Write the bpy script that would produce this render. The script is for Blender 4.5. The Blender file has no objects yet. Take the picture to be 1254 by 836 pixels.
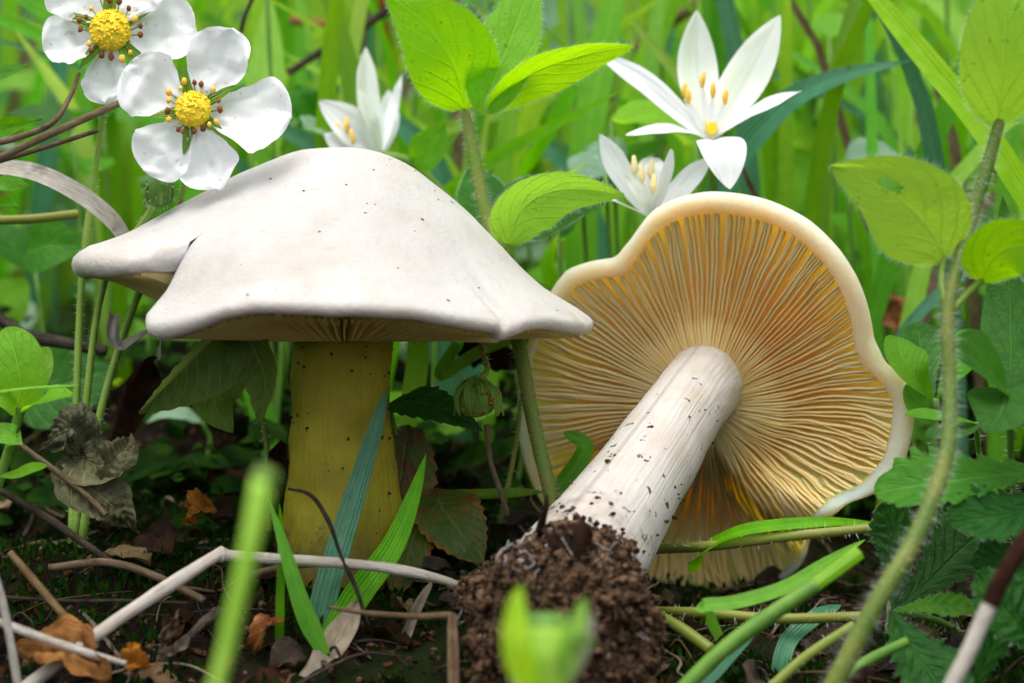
import bpy, math, random
import numpy as np
from mathutils import Vector, noise

random.seed(7); np.random.seed(7)
sc = bpy.context.scene
R = math.radians
S = 0.01                      # everything below is written in centimetres

# ------------------------------------------------------------------ camera
CAM = np.array((0.0, -40.0, 4.2)); FPX = 2508.0
cam = bpy.data.cameras.new('camera'); cam_o = bpy.data.objects.new('camera', cam)
sc.collection.objects.link(cam_o); sc.camera = cam_o
cam.lens = 72.0; cam.sensor_width = 36.0
cam.clip_start = 0.005; cam.clip_end = 200.0
cam_o.location = CAM * S; cam_o.rotation_euler = (R(90), 0, 0)
cam.dof.use_dof = True; cam.dof.focus_distance = 0.388; cam.dof.aperture_fstop = 13.0

# ------------------------------------------------------------------ world, sun, exposure
SUN_EL, SUN_AZ = 74.0, 200.0          # azimuth clockwise from +y (behind the mushrooms)
w = bpy.data.worlds.new('World'); sc.world = w; w.use_nodes = True
nt = w.node_tree; bg = nt.nodes['Background']
sky = nt.nodes.new('ShaderNodeTexSky'); sky.sky_type = 'NISHITA'; sky.sun_disc = False
sky.sun_elevation = R(SUN_EL); sky.sun_rotation = R(SUN_AZ)
sky.air_density = 1.0; sky.dust_density = 4.0; sky.ozone_density = 0.6
hs = nt.nodes.new('ShaderNodeHueSaturation'); hs.inputs['Saturation'].default_value = 0.35      # thin white overcast
nt.links.new(sky.outputs[0], hs.inputs['Color']); nt.links.new(hs.outputs[0], bg.inputs[0]); bg.inputs[1].default_value = 0.15
sun = bpy.data.lights.new('sun', 'SUN'); sun.energy = 0.8; sun.angle = R(60); sun.color = (1.0, 0.95, 0.87)
sun_o = bpy.data.objects.new('sun', sun); sc.collection.objects.link(sun_o)
d = Vector((math.sin(R(SUN_AZ)) * math.cos(R(SUN_EL)), math.cos(R(SUN_AZ)) * math.cos(R(SUN_EL)), math.sin(R(SUN_EL))))
sun_o.rotation_euler = d.to_track_quat('Z', 'Y').to_euler(); sun_o.location = d * 2
sc.view_settings.view_transform = 'Standard'; sc.view_settings.look = 'None'
sc.view_settings.exposure = 1.0; sc.view_settings.gamma = 1.0; sc.view_settings.use_curve_mapping = False
sc.cycles.use_denoising = True; sc.cycles.max_bounces = 10; sc.cycles.diffuse_bounces = 5
sc.cycles.transmission_bounces = 6; sc.cycles.transparent_max_bounces = 6

# ------------------------------------------------------------------ helpers: space
V = lambda *a: np.array(a, float)
def P(px, py, y):
    """a point seen at pixel (px, py) of the photograph, standing y cm behind the subject plane"""
    dd = 40.0 + y
    return V((px - 627) / FPX * dd, y, 4.2 - (py - 418) / FPX * dd)
def PP(*l): return [P(*a) for a in l]
def cm(px, y=0.0): return px / FPX * (40.0 + y)
def unit(v):
    v = np.asarray(v, float); return v / (np.linalg.norm(v) + 1e-12)
def sstep(a, b, x):
    t = np.clip((x - a) / (b - a), 0, 1); return t * t * (3 - 2 * t)
def lerp(a, b, t): return a + (b - a) * t
def fbm(x, y, z=0.0, o=4):
    return noise.fractal(Vector((x, y, z)), 1.0, 2.0, o)
def catmull(pts, n):
    p = np.array(pts, float)
    if len(p) == 2: 
        t = np.linspace(0, 1, n)[:, None]; return p[0] * (1 - t) + p[1] * t
    q = np.vstack([2 * p[0] - p[1], p, 2 * p[-1] - p[-2]])
    seg = len(p) - 1; out = []
    for t in np.linspace(0, seg, n):
        i = min(int(t), seg - 1); f = t - i
        a, b, c, e = q[i], q[i + 1], q[i + 2], q[i + 3]
        out.append(0.5 * (2 * b + (c - a) * f + (2 * a - 5 * b + 4 * c - e) * f * f + (3 * b - a - 3 * c + e) * f ** 3))
    return np.array(out)
def tangents(c):
    t = np.gradient(c, axis=0); return t / (np.linalg.norm(t, axis=1)[:, None] + 1e-12)

def gz(x, y):
    """height of the ground"""
    s = float(sstep(-1.0, 3.0, x))
    if y < 0:
        q = y if y > -6 else -6 + (y + 6) * 0.4
        z = -1.15 * s + q * (0.40 - 0.22 * s)
    else:
        z = -1.15 * s * (1 - float(sstep(4, 14, y))) + 3.3 * float(sstep(1.8 + 2.4 * s, 13, y)) + 0.10 * max(0.0, y - 8)
    if y > 38: z += 0.26 * (y - 38) * float(sstep(38, 70, y))
    return z + 0.35 * fbm(x * 0.22, y * 0.22, 3.1) 
def gzr(x, y): return gz(x, y) + 0.16 * fbm(x * 1.3, y * 1.3, 9.0)

# ------------------------------------------------------------------ helpers: meshes
class MB:
    def __init__(s): s.v = []; s.f = []; s.uv = []
    def add(s, verts, faces, uvs=None):
        o = len(s.v); s.v.extend([tuple(q) for q in verts])
        s.f.extend([tuple(i + o for i in f) for f in faces])
        s.uv.extend(uvs if uvs is not None else [(0.5, 0.5)] * len(verts))
        return s
BASE = {}
def mesh_of(mb, base, mat, smooth=True, name='mesh'):
    me = bpy.data.meshes.new(name)
    vv = (np.array(mb.v) - base) * S
    me.from_pydata(vv.tolist(), [], mb.f)
    lay = me.uv_layers.new(name='UVMap')
    vi = np.empty(len(me.loops), int); me.loops.foreach_get('vertex_index', vi)
    lay.data.foreach_set('uv', np.array(mb.uv, np.float32)[vi].ravel())
    if smooth: me.polygons.foreach_set('use_smooth', [True] * len(me.polygons))
    for m in (mat if isinstance(mat, (list, tuple)) else [mat]): me.materials.append(m)
    me.update(); return me
def tag(o, label=None, cat=None, group=None, kind=None):
    if label: o['label'] = label
    if cat: o['category'] = cat
    if group: o['group'] = group
    if kind: o['kind'] = kind
    return o
def thing(name, base, label, cat, group=None):
    o = bpy.data.objects.new(name, None); o.empty_display_size = 0.005
    sc.collection.objects.link(o); o.location = np.array(base) * S
    BASE[o.name] = np.array(base, float)
    return tag(o, label, cat, group)
def part(name, mb, mat, parent, label=None, kind=None, smooth=True):
    b = BASE[parent.name]
    o = bpy.data.objects.new(name, mesh_of(mb, b, mat, smooth, name)); sc.collection.objects.link(o)
    o.parent = parent; BASE[o.name] = b
    return tag(o, label, None, None, kind)
def solo(name, mb, mat, label, cat, base=None, group=None, kind=None, smooth=True):
    base = np.array(mb.v[0]) if base is None else np.array(base, float)
    o = bpy.data.objects.new(name, mesh_of(mb, base, mat, smooth, name)); sc.collection.objects.link(o)
    o.location = base * S; BASE[o.name] = base
    return tag(o, label, cat, group, kind)

def grid_faces(nu, nv, off=0, wrap=False):
    f = []
    for i in range(nu - 1):
        for j in range(nv if wrap else nv - 1):
            k = (j + 1) % nv
            f.append((off + i * nv + j, off + i * nv + k, off + (i + 1) * nv + k, off + (i + 1) * nv + j))
    return f
def tube(mb, pts, rad, seg=8, n=14, wob=0.0, cap=True):
    c = catmull(pts, n); r = np.interp(np.linspace(0, 1, n), np.linspace(0, 1, len(rad)), rad)
    t = tangents(c); a = unit(np.cross(t[0], (0.31, 0.87, 0.39))); vs = []; uv = []
    for i in range(n):
        a = unit(a - t[i] * a.dot(t[i])); b = np.cross(t[i], a)
        for k in range(seg):
            an = 2 * math.pi * k / seg
            rr = r[i] * (1 + (wob * fbm(math.cos(an) * 1.3 + c[i][0], math.sin(an) * 1.3 + c[i][1], c[i][2] * 1.2) if wob else 0))
            vs.append(c[i] + (a * math.cos(an) + b * math.sin(an)) * rr); uv.append((i / (n - 1), k / seg))
    fs = grid_faces(n, seg, 0, True)
    if cap:
        fs.append(tuple(range(seg - 1, -1, -1))); fs.append(tuple((n - 1) * seg + k for k in range(seg)))
    mb.add(vs, fs, uv); return c, r
PROF = {
    'grass': lambda u: (0.55 + 0.45 * min(1, u * 5)) * (1 - u ** 3.2) ** 0.9 * (1 - 0.25 * u),
    'strap': lambda u: (0.7 + 0.3 * min(1, u * 5)) * (1 - u ** 7) ** 0.8,
    'ovate': lambda u: math.sin(math.pi * min(1, u ** 0.72)) ** 0.85 if 0 < u < 1 else 0.0,
    'oval': lambda u: math.sin(math.pi * u) ** 0.62 if 0 < u < 1 else 0.0,
    'obov': lambda u: (math.sin(math.pi * u ** 1.35) ** 0.6 if 0 < u < 1 else 0.0) * (0.55 + 0.45 * min(1, u * 2)),
    'petal': lambda u: 0.15 + 0.85 * math.sin(math.pi / 2 * u / 0.6) ** 1.15 if u < 0.6 else math.sqrt(max(0.0, 1 - ((u - 0.6) / 0.4) ** 2.6)),
    'tepal': lambda u: 0.18 * (1 - u) + (math.sin(math.pi * u ** 1.05) ** 0.8 if 0 < u < 1 else 0.0),
    'sepal': lambda u: (1 - u) ** 0.8 * (0.75 + 0.9 * u),
    'wedge': lambda u: (0.08 + 0.92 * min(1, u * 1.5) ** 1.1) * (1 - max(0, (u - 0.62) / 0.38) ** 2.4) ** 0.7 if u < 1 else 0.0,
}
def sheet(mb, pts, hw, prof='grass', facing=(0, -1, 0.2), fold=0.15, nu=14, nv=7, serr=0.0, teeth=9, quilt=0.0,
          veins=7, wave=0.0, curl=0.0, twist=0.0, bend=0.0, hole=None, seed=None, rag=0.0):
    """a leaf, blade or petal: curved, folded along its midrib, pleated between its veins"""
    seed = random.random() * 50 if seed is None else seed
    f0 = unit(facing)
    tt = np.linspace(0, 1, nu) if serr else (1 - np.cos(np.pi * np.linspace(0, 1, nu))) / 2 * 0.7 + np.linspace(0, 1, nu) * 0.3
    dense = catmull(pts, 80); cl = np.linspace(0, 1, 80)
    c = np.stack([np.interp(tt, cl, dense[:, k]) for k in range(3)], 1); t = tangents(c)
    L = np.linalg.norm(np.diff(dense, axis=0), axis=1).sum()
    pf = PROF[prof]; vs = []; uv = []
    for i, u in enumerate(tt):
        s = unit(np.cross(t[i], f0)); n = np.cross(s, t[i])
        if twist:
            a = twist * u; s, n = s * math.cos(a) + n * math.sin(a), n * math.cos(a) - s * math.sin(a)
        wd = hw * pf(float(u))
        for j in range(nv):
            v = -1 + 2 * j / (nv - 1); av = abs(v); ww = wd
            if serr: ww = wd * (1 - serr * (1 - ((u * teeth) % 1.0)) * av ** 4)
            if rag: ww *= 1 + rag * fbm(u * 4, v * 1.5, seed) * av
            p = c[i] + s * (ww * v) + n * (fold * ww * av - curl * ww * av * av)
            if quilt:
                q = (u - 0.32 * av * hw / L * 2.0) * veins
                p = p + n * (quilt * (abs(math.sin(math.pi * q)) - 0.5) * min(1, av * 3) * (1 - 0.5 * av))
            if wave: p = p + n * (wave * fbm(u * 2.6, v * 1.2, seed)) 
            vs.append(p); uv.append((float(u), j / (nv - 1)))
    fs = grid_faces(nu, nv)
    if hole:
        fs = [f for f in fs if not any((uv[i][0] - hole[0]) ** 2 / hole[2] ** 2 + (uv[i][1] - hole[1]) ** 2 / hole[3] ** 2 < 1 + 1.1 * fbm(uv[i][0] * 30, uv[i][1] * 30) for i in f)]
    mb.add(vs, fs, uv); return c, np.array(vs).reshape(nu, nv, 3)
def hairs_tube(mb, c, r, per=3, ln=0.22, wd=0.007, back=0.0):
    t = tangents(c)
    cum = np.concatenate([[0], np.cumsum(np.linalg.norm(np.diff(c, axis=0), axis=1))])
    for _ in range(int(cum[-1] * per * 10)):
        s = random.random() * cum[-1]
        p = np.array([np.interp(s, cum, c[:, k]) for k in range(3)]); tg = np.array([np.interp(s, cum, t[:, k]) for k in range(3)])
        rr = np.interp(s, cum, r)
        a = unit(np.cross(tg, np.random.randn(3))); q = p + a * rr * 0.9
        l = ln * (0.5 + random.random() * 0.8); e = q + a * l + tg * l * (random.random() * 0.5 - 0.1) + np.random.randn(3) * l * 0.12
        sd = unit(np.cross(a, np.random.randn(3))) * wd
        mb.add([q - sd, q + sd, e], [(0, 1, 2)])
def hairs_edge(mb, g, per=55, ln=0.10, wd=0.003):
    for edge in (g[:, 0], g[:, -1]):
        sgn = 1
        for i in range(len(edge) - 1):
            a, b = edge[i], edge[i + 1]; L = np.linalg.norm(b - a)
            mid = g[i, g.shape[1] // 2]
            o = unit(a - mid)
            for _ in range(max(1, int(L * per))):
                q = lerp(a, b, random.random()); l = ln * (0.5 + random.random() * 0.8)
                e = q + unit(o + np.random.randn(3) * 0.3) * l
                sd = unit(np.cross(o, np.random.randn(3))) * wd
                mb.add([q - sd, q + sd, e], [(0, 1, 2)])
def ball(mb, c, r, nu=8, nv=10, sq=(1, 1, 1), wob=0.0, seed=0.0, f=1.4):
    vs = []; uv = []
    for i in range(nu + 1):
        ph = math.pi * i / nu
        for j in range(nv):
            an = 2 * math.pi * j / nv
            dd = V(math.sin(ph) * math.cos(an) * sq[0], math.sin(ph) * math.sin(an) * sq[1], math.cos(ph) * sq[2])
            k = 1 + (wob * fbm(dd[0] * f + seed, dd[1] * f, dd[2] * f) if wob else 0)
            vs.append(np.asarray(c) + dd * r * k); uv.append((i / nu, j / nv))
    mb.add(vs, grid_faces(nu + 1, nv, 0, True), uv)

# ------------------------------------------------------------------ materials
class NT:
    def __init__(s, name):
        s.m = bpy.data.materials.new(name); s.m.use_nodes = True; s.t = s.m.node_tree
        s.b = s.t.nodes['Principled BSDF']; s.out = s.t.nodes['Material Output']
    def n(s, typ, **kw):
        q = s.t.nodes.new('ShaderNode' + typ)
        for k, v in kw.items():
            if k.startswith('i_'):
                key = k[2:]; q.inputs[int(key) if key.isdigit() else key].default_value = v
            else: setattr(q, k, v)
        return q
    def l(s, a, b): s.t.links.new(a, b)
    def math(s, op, a, b=None, clamp=False):
        q = s.n('Math', operation=op, use_clamp=clamp)
        for i, x in enumerate((a, b)):
            if x is None: continue
            if isinstance(x, (int, float)): q.inputs[i].default_value = x
            else: s.l(x, q.inputs[i])
        return q.outputs[0]
    def mix(s, fac, a, b, mode='MIX'):
        q = s.n('Mix', data_type='RGBA', blend_type=mode)
        for i, x in ((0, fac), (6, a), (7, b)):
            if isinstance(x, (int, float)): q.inputs[i].default_value = x
            elif isinstance(x, tuple): q.inputs[i].default_value = (*x, 1.0)[:4]
            else: s.l(x, q.inputs[i])
        return q.outputs[2]
    def noise(s, scale, detail=4, rough=0.55, vec=None, dist=0.0):
        q = s.n('TexNoise'); q.inputs['Scale'].default_value = scale; q.inputs['Detail'].default_value = detail
        q.inputs['Roughness'].default_value = rough; q.inputs['Distortion'].default_value = dist
        s.l(vec if vec is not None else s.obj(), q.inputs['Vector']); return q.outputs['Fac']
    def obj(s):
        if not hasattr(s, 'tc'): s.tc = s.n('TexCoord')
        return s.tc.outputs['Object']
    def uv(s):
        s.obj(); q = s.n('SeparateXYZ'); s.l(s.tc.outputs['UV'], q.inputs[0]); return q.outputs[0], q.outputs[1]
    def ramp(s, x, lo, hi):
        q = s.n('MapRange', interpolation_type='SMOOTHSTEP'); s.l(x, q.inputs[0])
        q.inputs[1].default_value = lo; q.inputs[2].default_value = hi; return q.outputs[0]
    def bump(s, h, strength=0.4, dist=0.0004):
        q = s.n('Bump'); q.inputs['Strength'].default_value = strength; q.inputs['Distance'].default_value = dist
        s.l(h, q.inputs['Height']); return q.outputs[0]
    def vary(s, col, hue=0.02, val=0.35, sat=0.1):
        oi = s.n('ObjectInfo'); r = oi.outputs['Random']
        q = s.n('HueSaturation'); s.l(col, q.inputs['Color'])
        s.l(s.math('ADD', s.math('MULTIPLY', r, 2 * hue), 0.5 - hue), q.inputs['Hue'])
        r2 = s.math('FRACT', s.math('MULTIPLY', r, 7.31)); s.l(s.math('ADD', s.math('MULTIPLY', r2, 2 * val), 1 - val), q.inputs['Value'])
        r3 = s.math('FRACT', s.math('MULTIPLY', r, 13.7)); s.l(s.math('ADD', s.math('MULTIPLY', r3, 2 * sat), 1 - sat), q.inputs['Saturation'])
        return q.outputs[0]
    def thin(s, col, trans_col, fac, rough=0.5, spec=0.4, normal=None):
        """leaf-like sheet: reflects and lets light through"""
        s.l(col, s.b.inputs['Base Color']); s.b.inputs['Roughness'].default_value = rough
        s.b.inputs['Specular IOR Level'].default_value = spec
        tr = s.n('BsdfTranslucent')
        if isinstance(trans_col, tuple): tr.inputs[0].default_value = (*trans_col, 1)
        else: s.l(trans_col, tr.inputs[0])
        mx = s.n('MixShader'); mx.inputs[0].default_value = fac
        s.l(s.b.outputs[0], mx.inputs[1]); s.l(tr.outputs[0], mx.inputs[2]); s.l(mx.outputs[0], s.out.inputs[0])
        if normal is not None: s.l(normal, s.b.inputs['Normal']); s.l(normal, tr.inputs['Normal'])
        return s.m

def leaf_mat(name, c1, c2, tr, fac=0.4, kind='net', veins=8.0, slope=2.2, rough=0.45, vein_col=None, spec=0.4, vary=(0.012, 0.2, 0.08), edge=None, blot=None, spots=0.0, bs=0.7):
    t = NT(name); u, v = t.uv()
    nz = t.noise(350, 5, 0.6); base = t.mix(t.ramp(nz, 0.35, 0.68), c1, c2)
    av = t.math('MULTIPLY', t.math('ABSOLUTE', t.math('SUBTRACT', v, 0.5)), 2.0)
    if kind == 'net':
        q = t.math('SUBTRACT', t.math('MULTIPLY', u, veins), t.math('MULTIPLY', av, slope))
        fr = t.math('ABSOLUTE', t.math('SUBTRACT', t.math('FRACT', q), 0.5))
        side = t.math('SUBTRACT', 1.0, t.ramp(fr, 0.0, 0.11)); mid = t.math('SUBTRACT', 1.0, t.ramp(av, 0.0, 0.07))
        vein = t.math('MAXIMUM', t.math('MULTIPLY', side, 0.8), mid)
        h = t.math('ADD', t.math('MULTIPLY', vein, -1.0), t.math('MULTIPLY', t.noise(1100, 4, 0.65), 1.1))
    else:
        st = t.math('SINE', t.math('MULTIPLY', v, veins * 6.283)); mid = t.math('SUBTRACT', 1.0, t.ramp(av, 0.02, 0.16))
        vein = t.math('ADD', t.math('MULTIPLY', t.ramp(st, 0.2, 1.0), 0.35), t.math('MULTIPLY', mid, 0.4)); h = st
    vc = vein_col or tuple(min(1, x * 1.7 + 0.03) for x in c2)
    base = t.mix(t.math('MULTIPLY', vein, 0.75), base, vc)
    trc = t.mix(t.math('MULTIPLY', vein, 0.5), tr, tuple(x * 0.75 for x in tr))
    if edge:
        e = t.ramp(t.math('ADD', av, t.math('MULTIPLY', t.noise(250, 3), 0.5)), 0.95, 1.3); base = t.mix(e, base, edge); trc = t.mix(e, trc, edge)
    if blot:
        e = t.ramp(t.noise(180, 5, 0.6), 0.47, 0.62); base = t.mix(e, base, blot); trc = t.mix(e, trc, blot)
    if spots:
        e = t.math('MULTIPLY', t.ramp(t.noise(700, 2, 0.5), 0.66, 0.72), spots); base = t.mix(e, base, (0.10, 0.05, 0.02)); trc = t.mix(e, trc, (0.10, 0.05, 0.02))
    base = t.vary(base, *vary); trc = t.vary(trc, *vary)
    return t.thin(base, trc, fac, rough, spec, t.bump(h, bs, 0.0005))
def dry_mat(name, c1, c2, c3, fac=0.15, rough=0.75, scale=300, along=True, vary=(0.015, 0.3, 0.15)):
    t = NT(name); u, v = t.uv(); cb = t.n('CombineXYZ'); t.l(t.math('MULTIPLY', u, 3.0), cb.inputs[0]); t.l(t.math('MULTIPLY', v, 22.0), cb.inputs[1])
    fib = t.noise(1.5, 4, 0.6, cb.outputs[0]); nz = t.noise(scale, 5, 0.6)
    base = t.mix(t.ramp(nz, 0.35, 0.65), c1, c2); base = t.mix(t.math('MULTIPLY', t.ramp(fib, 0.42, 0.68), 0.6), base, c3)
    base = t.mix(t.math('MULTIPLY', t.ramp(t.noise(130, 6, 0.7), 0.56, 0.70), 0.7), base, tuple(x * 0.45 for x in c3))
    base = t.vary(base, *vary)
    return t.thin(base, base, fac, rough, 0.12, t.bump(t.math('ADD', t.math('MULTIPLY', fib, 1.5), nz), 1.0, 0.0006))

def cap_mat(name, skin, tint, dirt=1.0, sss=0.6, sscale=0.004):
    t = NT(name); nz = t.noise(70, 5, 0.6); fine = t.noise(900, 4, 0.6)
    base = t.mix(t.ramp(nz, 0.42, 0.72), skin, tint)
    base = t.mix(t.math('MULTIPLY', t.ramp(t.noise(38, 6, 0.7), 0.52, 0.70), 0.35), base, tuple(x * y_ for x, y_ in zip(tint, (0.88, 0.80, 0.70))))
    base = t.mix(t.math('MULTIPLY', t.ramp(t.noise(420, 3), 0.55, 0.75), 0.3), base, tuple(x * 0.82 for x in tint))
    vo = t.n('TexVoronoi'); vo.inputs['Scale'].default_value = 180; t.l(t.obj(), vo.inputs['Vector'])
    big = t.noise(60, 2); spot = t.math('SUBTRACT', 1.0, t.ramp(t.math('ADD', vo.outputs['Distance'], t.math('MULTIPLY', t.math('SUBTRACT', t.noise(1500, 2), 0.5), 0.12)), 0.05, 0.10))
    sel = t.n('SeparateColor'); t.l(vo.outputs['Color'], sel.inputs[0])
    spot = t.math('MULTIPLY', spot, t.ramp(sel.outputs[0], 0.78, 0.85)); spot = t.math('MULTIPLY', spot, dirt, True)
    base = t.mix(spot, base, (0.10, 0.055, 0.03))
    t.l(base, t.b.inputs['Base Color']); t.b.inputs['Roughness'].default_value = 0.55
    t.b.inputs['Specular IOR Level'].default_value = 0.35
    t.b.inputs['Subsurface Weight'].default_value = sss; t.b.inputs['Subsurface Radius'].default_value = (1.0, 0.56, 0.22)
    t.b.inputs['Subsurface Scale'].default_value = sscale
    h = t.math('ADD', t.math('MULTIPLY', fine, 0.5), t.noise(160, 4)); h = t.math('SUBTRACT', h, t.math('MULTIPLY', spot, 0.6))
    t.l(t.bump(h, 0.6, 0.0008), t.b.inputs['Normal']); return t.m
def stem_mat(name, c1, c2, dirt):
    t = NT(name); u, v = t.uv(); cb = t.n('CombineXYZ'); t.l(t.math('MULTIPLY', u, 5.0), cb.inputs[0]); t.l(t.math('MULTIPLY', v, 60.0), cb.inputs[1])
    fib = t.noise(1.2, 4, 0.6, cb.outputs[0]); nz = t.noise(120, 4)
    base = t.mix(t.ramp(nz, 0.4, 0.7), c1, c2); base = t.mix(t.math('MULTIPLY', t.ramp(fib, 0.45, 0.75), 0.4), base, tuple(x * 0.78 for x in c2))
    stn = t.math('SUBTRACT', 1.0, t.ramp(t.math('ADD', u, t.math('MULTIPLY', t.math('SUBTRACT', t.noise(140, 5, 0.7), 0.5), 0.5)), 0.04, 0.26))
    base = t.mix(t.math('MULTIPLY', stn, 0.7), base, (0.09, 0.055, 0.025))
    sp = t.ramp(t.math('ADD', t.noise(420, 3, 0.6), t.math('MULTIPLY', u, -0.16)), 0.60 - dirt, 0.64 - dirt)
    base = t.mix(sp, base, (0.06, 0.035, 0.02))
    t.l(base, t.b.inputs['Base Color']); t.b.inputs['Roughness'].default_value = 0.6; t.b.inputs['Specular IOR Level'].default_value = 0.3
    t.b.inputs['Subsurface Weight'].default_value = 0.35; t.b.inputs['Subsurface Radius'].default_value = (1, 0.6, 0.3); t.b.inputs['Subsurface Scale'].default_value = 0.003
    t.l(t.bump(t.math('ADD', fib, t.math('MULTIPLY', sp, 0.6)), 0.6, 0.0006), t.b.inputs['Normal']); return t.m
def plain(name, c1, c2, rough=0.6, scale=400, fac=0.0, spec=0.3, bumpd=0.0004, vary=None):
    t = NT(name); nz = t.noise(scale, 5, 0.6); base = t.mix(t.ramp(nz, 0.36, 0.66), c1, c2)
    if vary: base = t.vary(base, *vary)
    if fac: return t.thin(base, base, fac, rough, spec, t.bump(nz, 0.5, bumpd))
    t.l(base, t.b.inputs['Base Color']); t.b.inputs['Roughness'].default_value = rough; t.b.inputs['Specular IOR Level'].default_value = spec
    t.l(t.bump(nz, 0.6, bumpd), t.b.inputs['Normal']); return t.m
def ground_mat():
    t = NT('soil'); a = t.noise(45, 6, 0.65); b = t.noise(400, 5, 0.65); c = t.noise(14, 4)
    base = t.mix(t.ramp(a, 0.35, 0.65), (0.005, 0.003, 0.002), (0.014, 0.009, 0.006)); base = t.mix(t.ramp(b, 0.5, 0.75), base, (0.02, 0.014, 0.01))
    base = t.mix(t.math('MULTIPLY', t.ramp(c, 0.48, 0.62), 0.55), base, (0.012, 0.03, 0.004))
    sp = t.n('SeparateXYZ'); t.l(t.obj(), sp.inputs[0])
    base = t.mix(t.ramp(sp.outputs[1], 0.15, 0.6), base, t.mix(b, (0.08, 0.20, 0.014), (0.14, 0.30, 0.02)))
    t.l(base, t.b.inputs['Base Color']); t.b.inputs['Roughness'].default_value = 0.9; t.b.inputs['Specular IOR Level'].default_value = 0.06
    t.l(t.bump(t.math('ADD', a, b), 0.9, 0.003), t.b.inputs['Normal']); return t.m

M = {}
M['soil'] = ground_mat()
M['cap'] = cap_mat('cap_skin', (0.48, 0.465, 0.44), (0.44, 0.41, 0.37))
M['capr'] = cap_mat('cap_skin_clean', (0.60, 0.535, 0.43), (0.58, 0.48, 0.34), 0.5, 1.0, 0.018)
M['flesh'] = cap_mat('cap_flesh', (0.92, 0.58, 0.15), (0.90, 0.50, 0.09), 0.1, 1.0, 0.018)
M['gill'] = plain('gill_flesh', (0.92, 0.75, 0.36), (0.90, 0.66, 0.25), 0.6, 90, 0.2)
M['stem_w'] = stem_mat('stem_white', (0.52, 0.495, 0.455), (0.47, 0.42, 0.35), 0.02)
M['stem_y'] = stem_mat('stem_yellowish', (0.36, 0.31, 0.015), (0.28, 0.23, 0.008), -0.03)  # slightly yellow stem; the cap's shade is worked into this darker base colour
M['blade'] = leaf_mat('grass_blade', (0.08, 0.27, 0.008), (0.14, 0.36, 0.012), (0.34, 0.76, 0.014), 0.45, 'par', 7, rough=0.45, spec=0.25, bs=0.3, spots=0.25, vary=(0.02, 0.28, 0.08))
M['blade_light'] = leaf_mat('grass_blade_light', (0.20, 0.42, 0.025), (0.32, 0.55, 0.06), (0.58, 0.92, 0.08), 0.5, 'par', 6, rough=0.45, spec=0.25, bs=0.3, spots=0.2, vary=(0.02, 0.25, 0.08))
M['blade_blue'] = leaf_mat('grass_blade_bluish', (0.04, 0.17, 0.09), (0.07, 0.23, 0.12), (0.08, 0.30, 0.10), 0.3, 'par', 6, rough=0.42, bs=0.35, spots=0.3, vary=(0.01, 0.15, 0.05))
M['broad'] = leaf_mat('hairy_broad_leaf', (0.14, 0.38, 0.010), (0.20, 0.47, 0.014), (0.50, 0.88, 0.016), 0.5, 'net', 5, 2.6, 0.5, spec=0.3, vary=(0.008, 0.12, 0.05), spots=0.4)
M['grey_leaf'] = leaf_mat('grey_green_leaf', (0.20, 0.36, 0.22), (0.30, 0.46, 0.32), (0.35, 0.62, 0.32), 0.4, 'net', 6, 2.4, 0.5, vary=(0.012, 0.2, 0.08))
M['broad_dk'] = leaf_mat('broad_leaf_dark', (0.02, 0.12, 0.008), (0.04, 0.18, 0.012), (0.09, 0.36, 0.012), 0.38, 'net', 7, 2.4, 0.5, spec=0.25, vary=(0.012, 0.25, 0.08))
M['straw_leaf'] = leaf_mat('strawberry_leaf', (0.012, 0.085, 0.006), (0.026, 0.13, 0.010), (0.06, 0.30, 0.008), 0.35, 'net', 8, 3.0, 0.42, spec=0.3, vein_col=(0.07, 0.20, 0.04), vary=(0.01, 0.2, 0.06), bs=1.0)
M['straw_lt'] = leaf_mat('strawberry_leaf_light', (0.06, 0.25, 0.010), (0.10, 0.32, 0.016), (0.28, 0.66, 0.016), 0.45, 'net', 8, 3.0, 0.55, spec=0.2, vary=(0.01, 0.15, 0.06))
M['wither'] = leaf_mat('withered_leaf', (0.10, 0.10, 0.055), (0.15, 0.15, 0.08), (0.14, 0.16, 0.05), 0.2, 'net', 10, 3.0, 0.7, spec=0.15, vein_col=(0.28, 0.26, 0.14), vary=(0.01, 0.2, 0.1))
M['wither_g'] = leaf_mat('wilting_green_leaf', (0.11, 0.18, 0.035), (0.15, 0.24, 0.045), (0.26, 0.40, 0.05), 0.35, 'net', 10, 3.0, 0.6, spec=0.15, vein_col=(0.46, 0.50, 0.20), vary=(0.005, 0.1, 0.05))
M['autumn'] = leaf_mat('turning_leaf', (0.05, 0.09, 0.012), (0.08, 0.11, 0.015), (0.16, 0.20, 0.02), 0.35, 'net', 8, 3.0, 0.5, edge=(0.22, 0.07, 0.012), blot=(0.13, 0.06, 0.012), vary=(0.02, 0.15, 0.08))
M['brown'] = dry_mat('brown_leaf', (0.025, 0.011, 0.005), (0.065, 0.028, 0.012), (0.014, 0.007, 0.004), 0.2, 0.6)
M['orange'] = dry_mat('orange_leaf', (0.42, 0.12, 0.02), (0.55, 0.20, 0.04), (0.20, 0.05, 0.015), 0.2, 0.5)
M['straw'] = dry_mat('dry_straw', (0.74, 0.67, 0.57), (0.84, 0.79, 0.70), (0.56, 0.47, 0.36), 0.12, 0.65, vary=(0.008, 0.1, 0.1))
M['straw_br'] = dry_mat('brown_straw', (0.20, 0.14, 0.07), (0.32, 0.23, 0.13), (0.11, 0.065, 0.03), 0.1, 0.65)
M['tan'] = dry_mat('tan_straw', (0.40, 0.31, 0.21), (0.52, 0.43, 0.31), (0.22, 0.13, 0.07), 0.1, 0.75)
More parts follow.
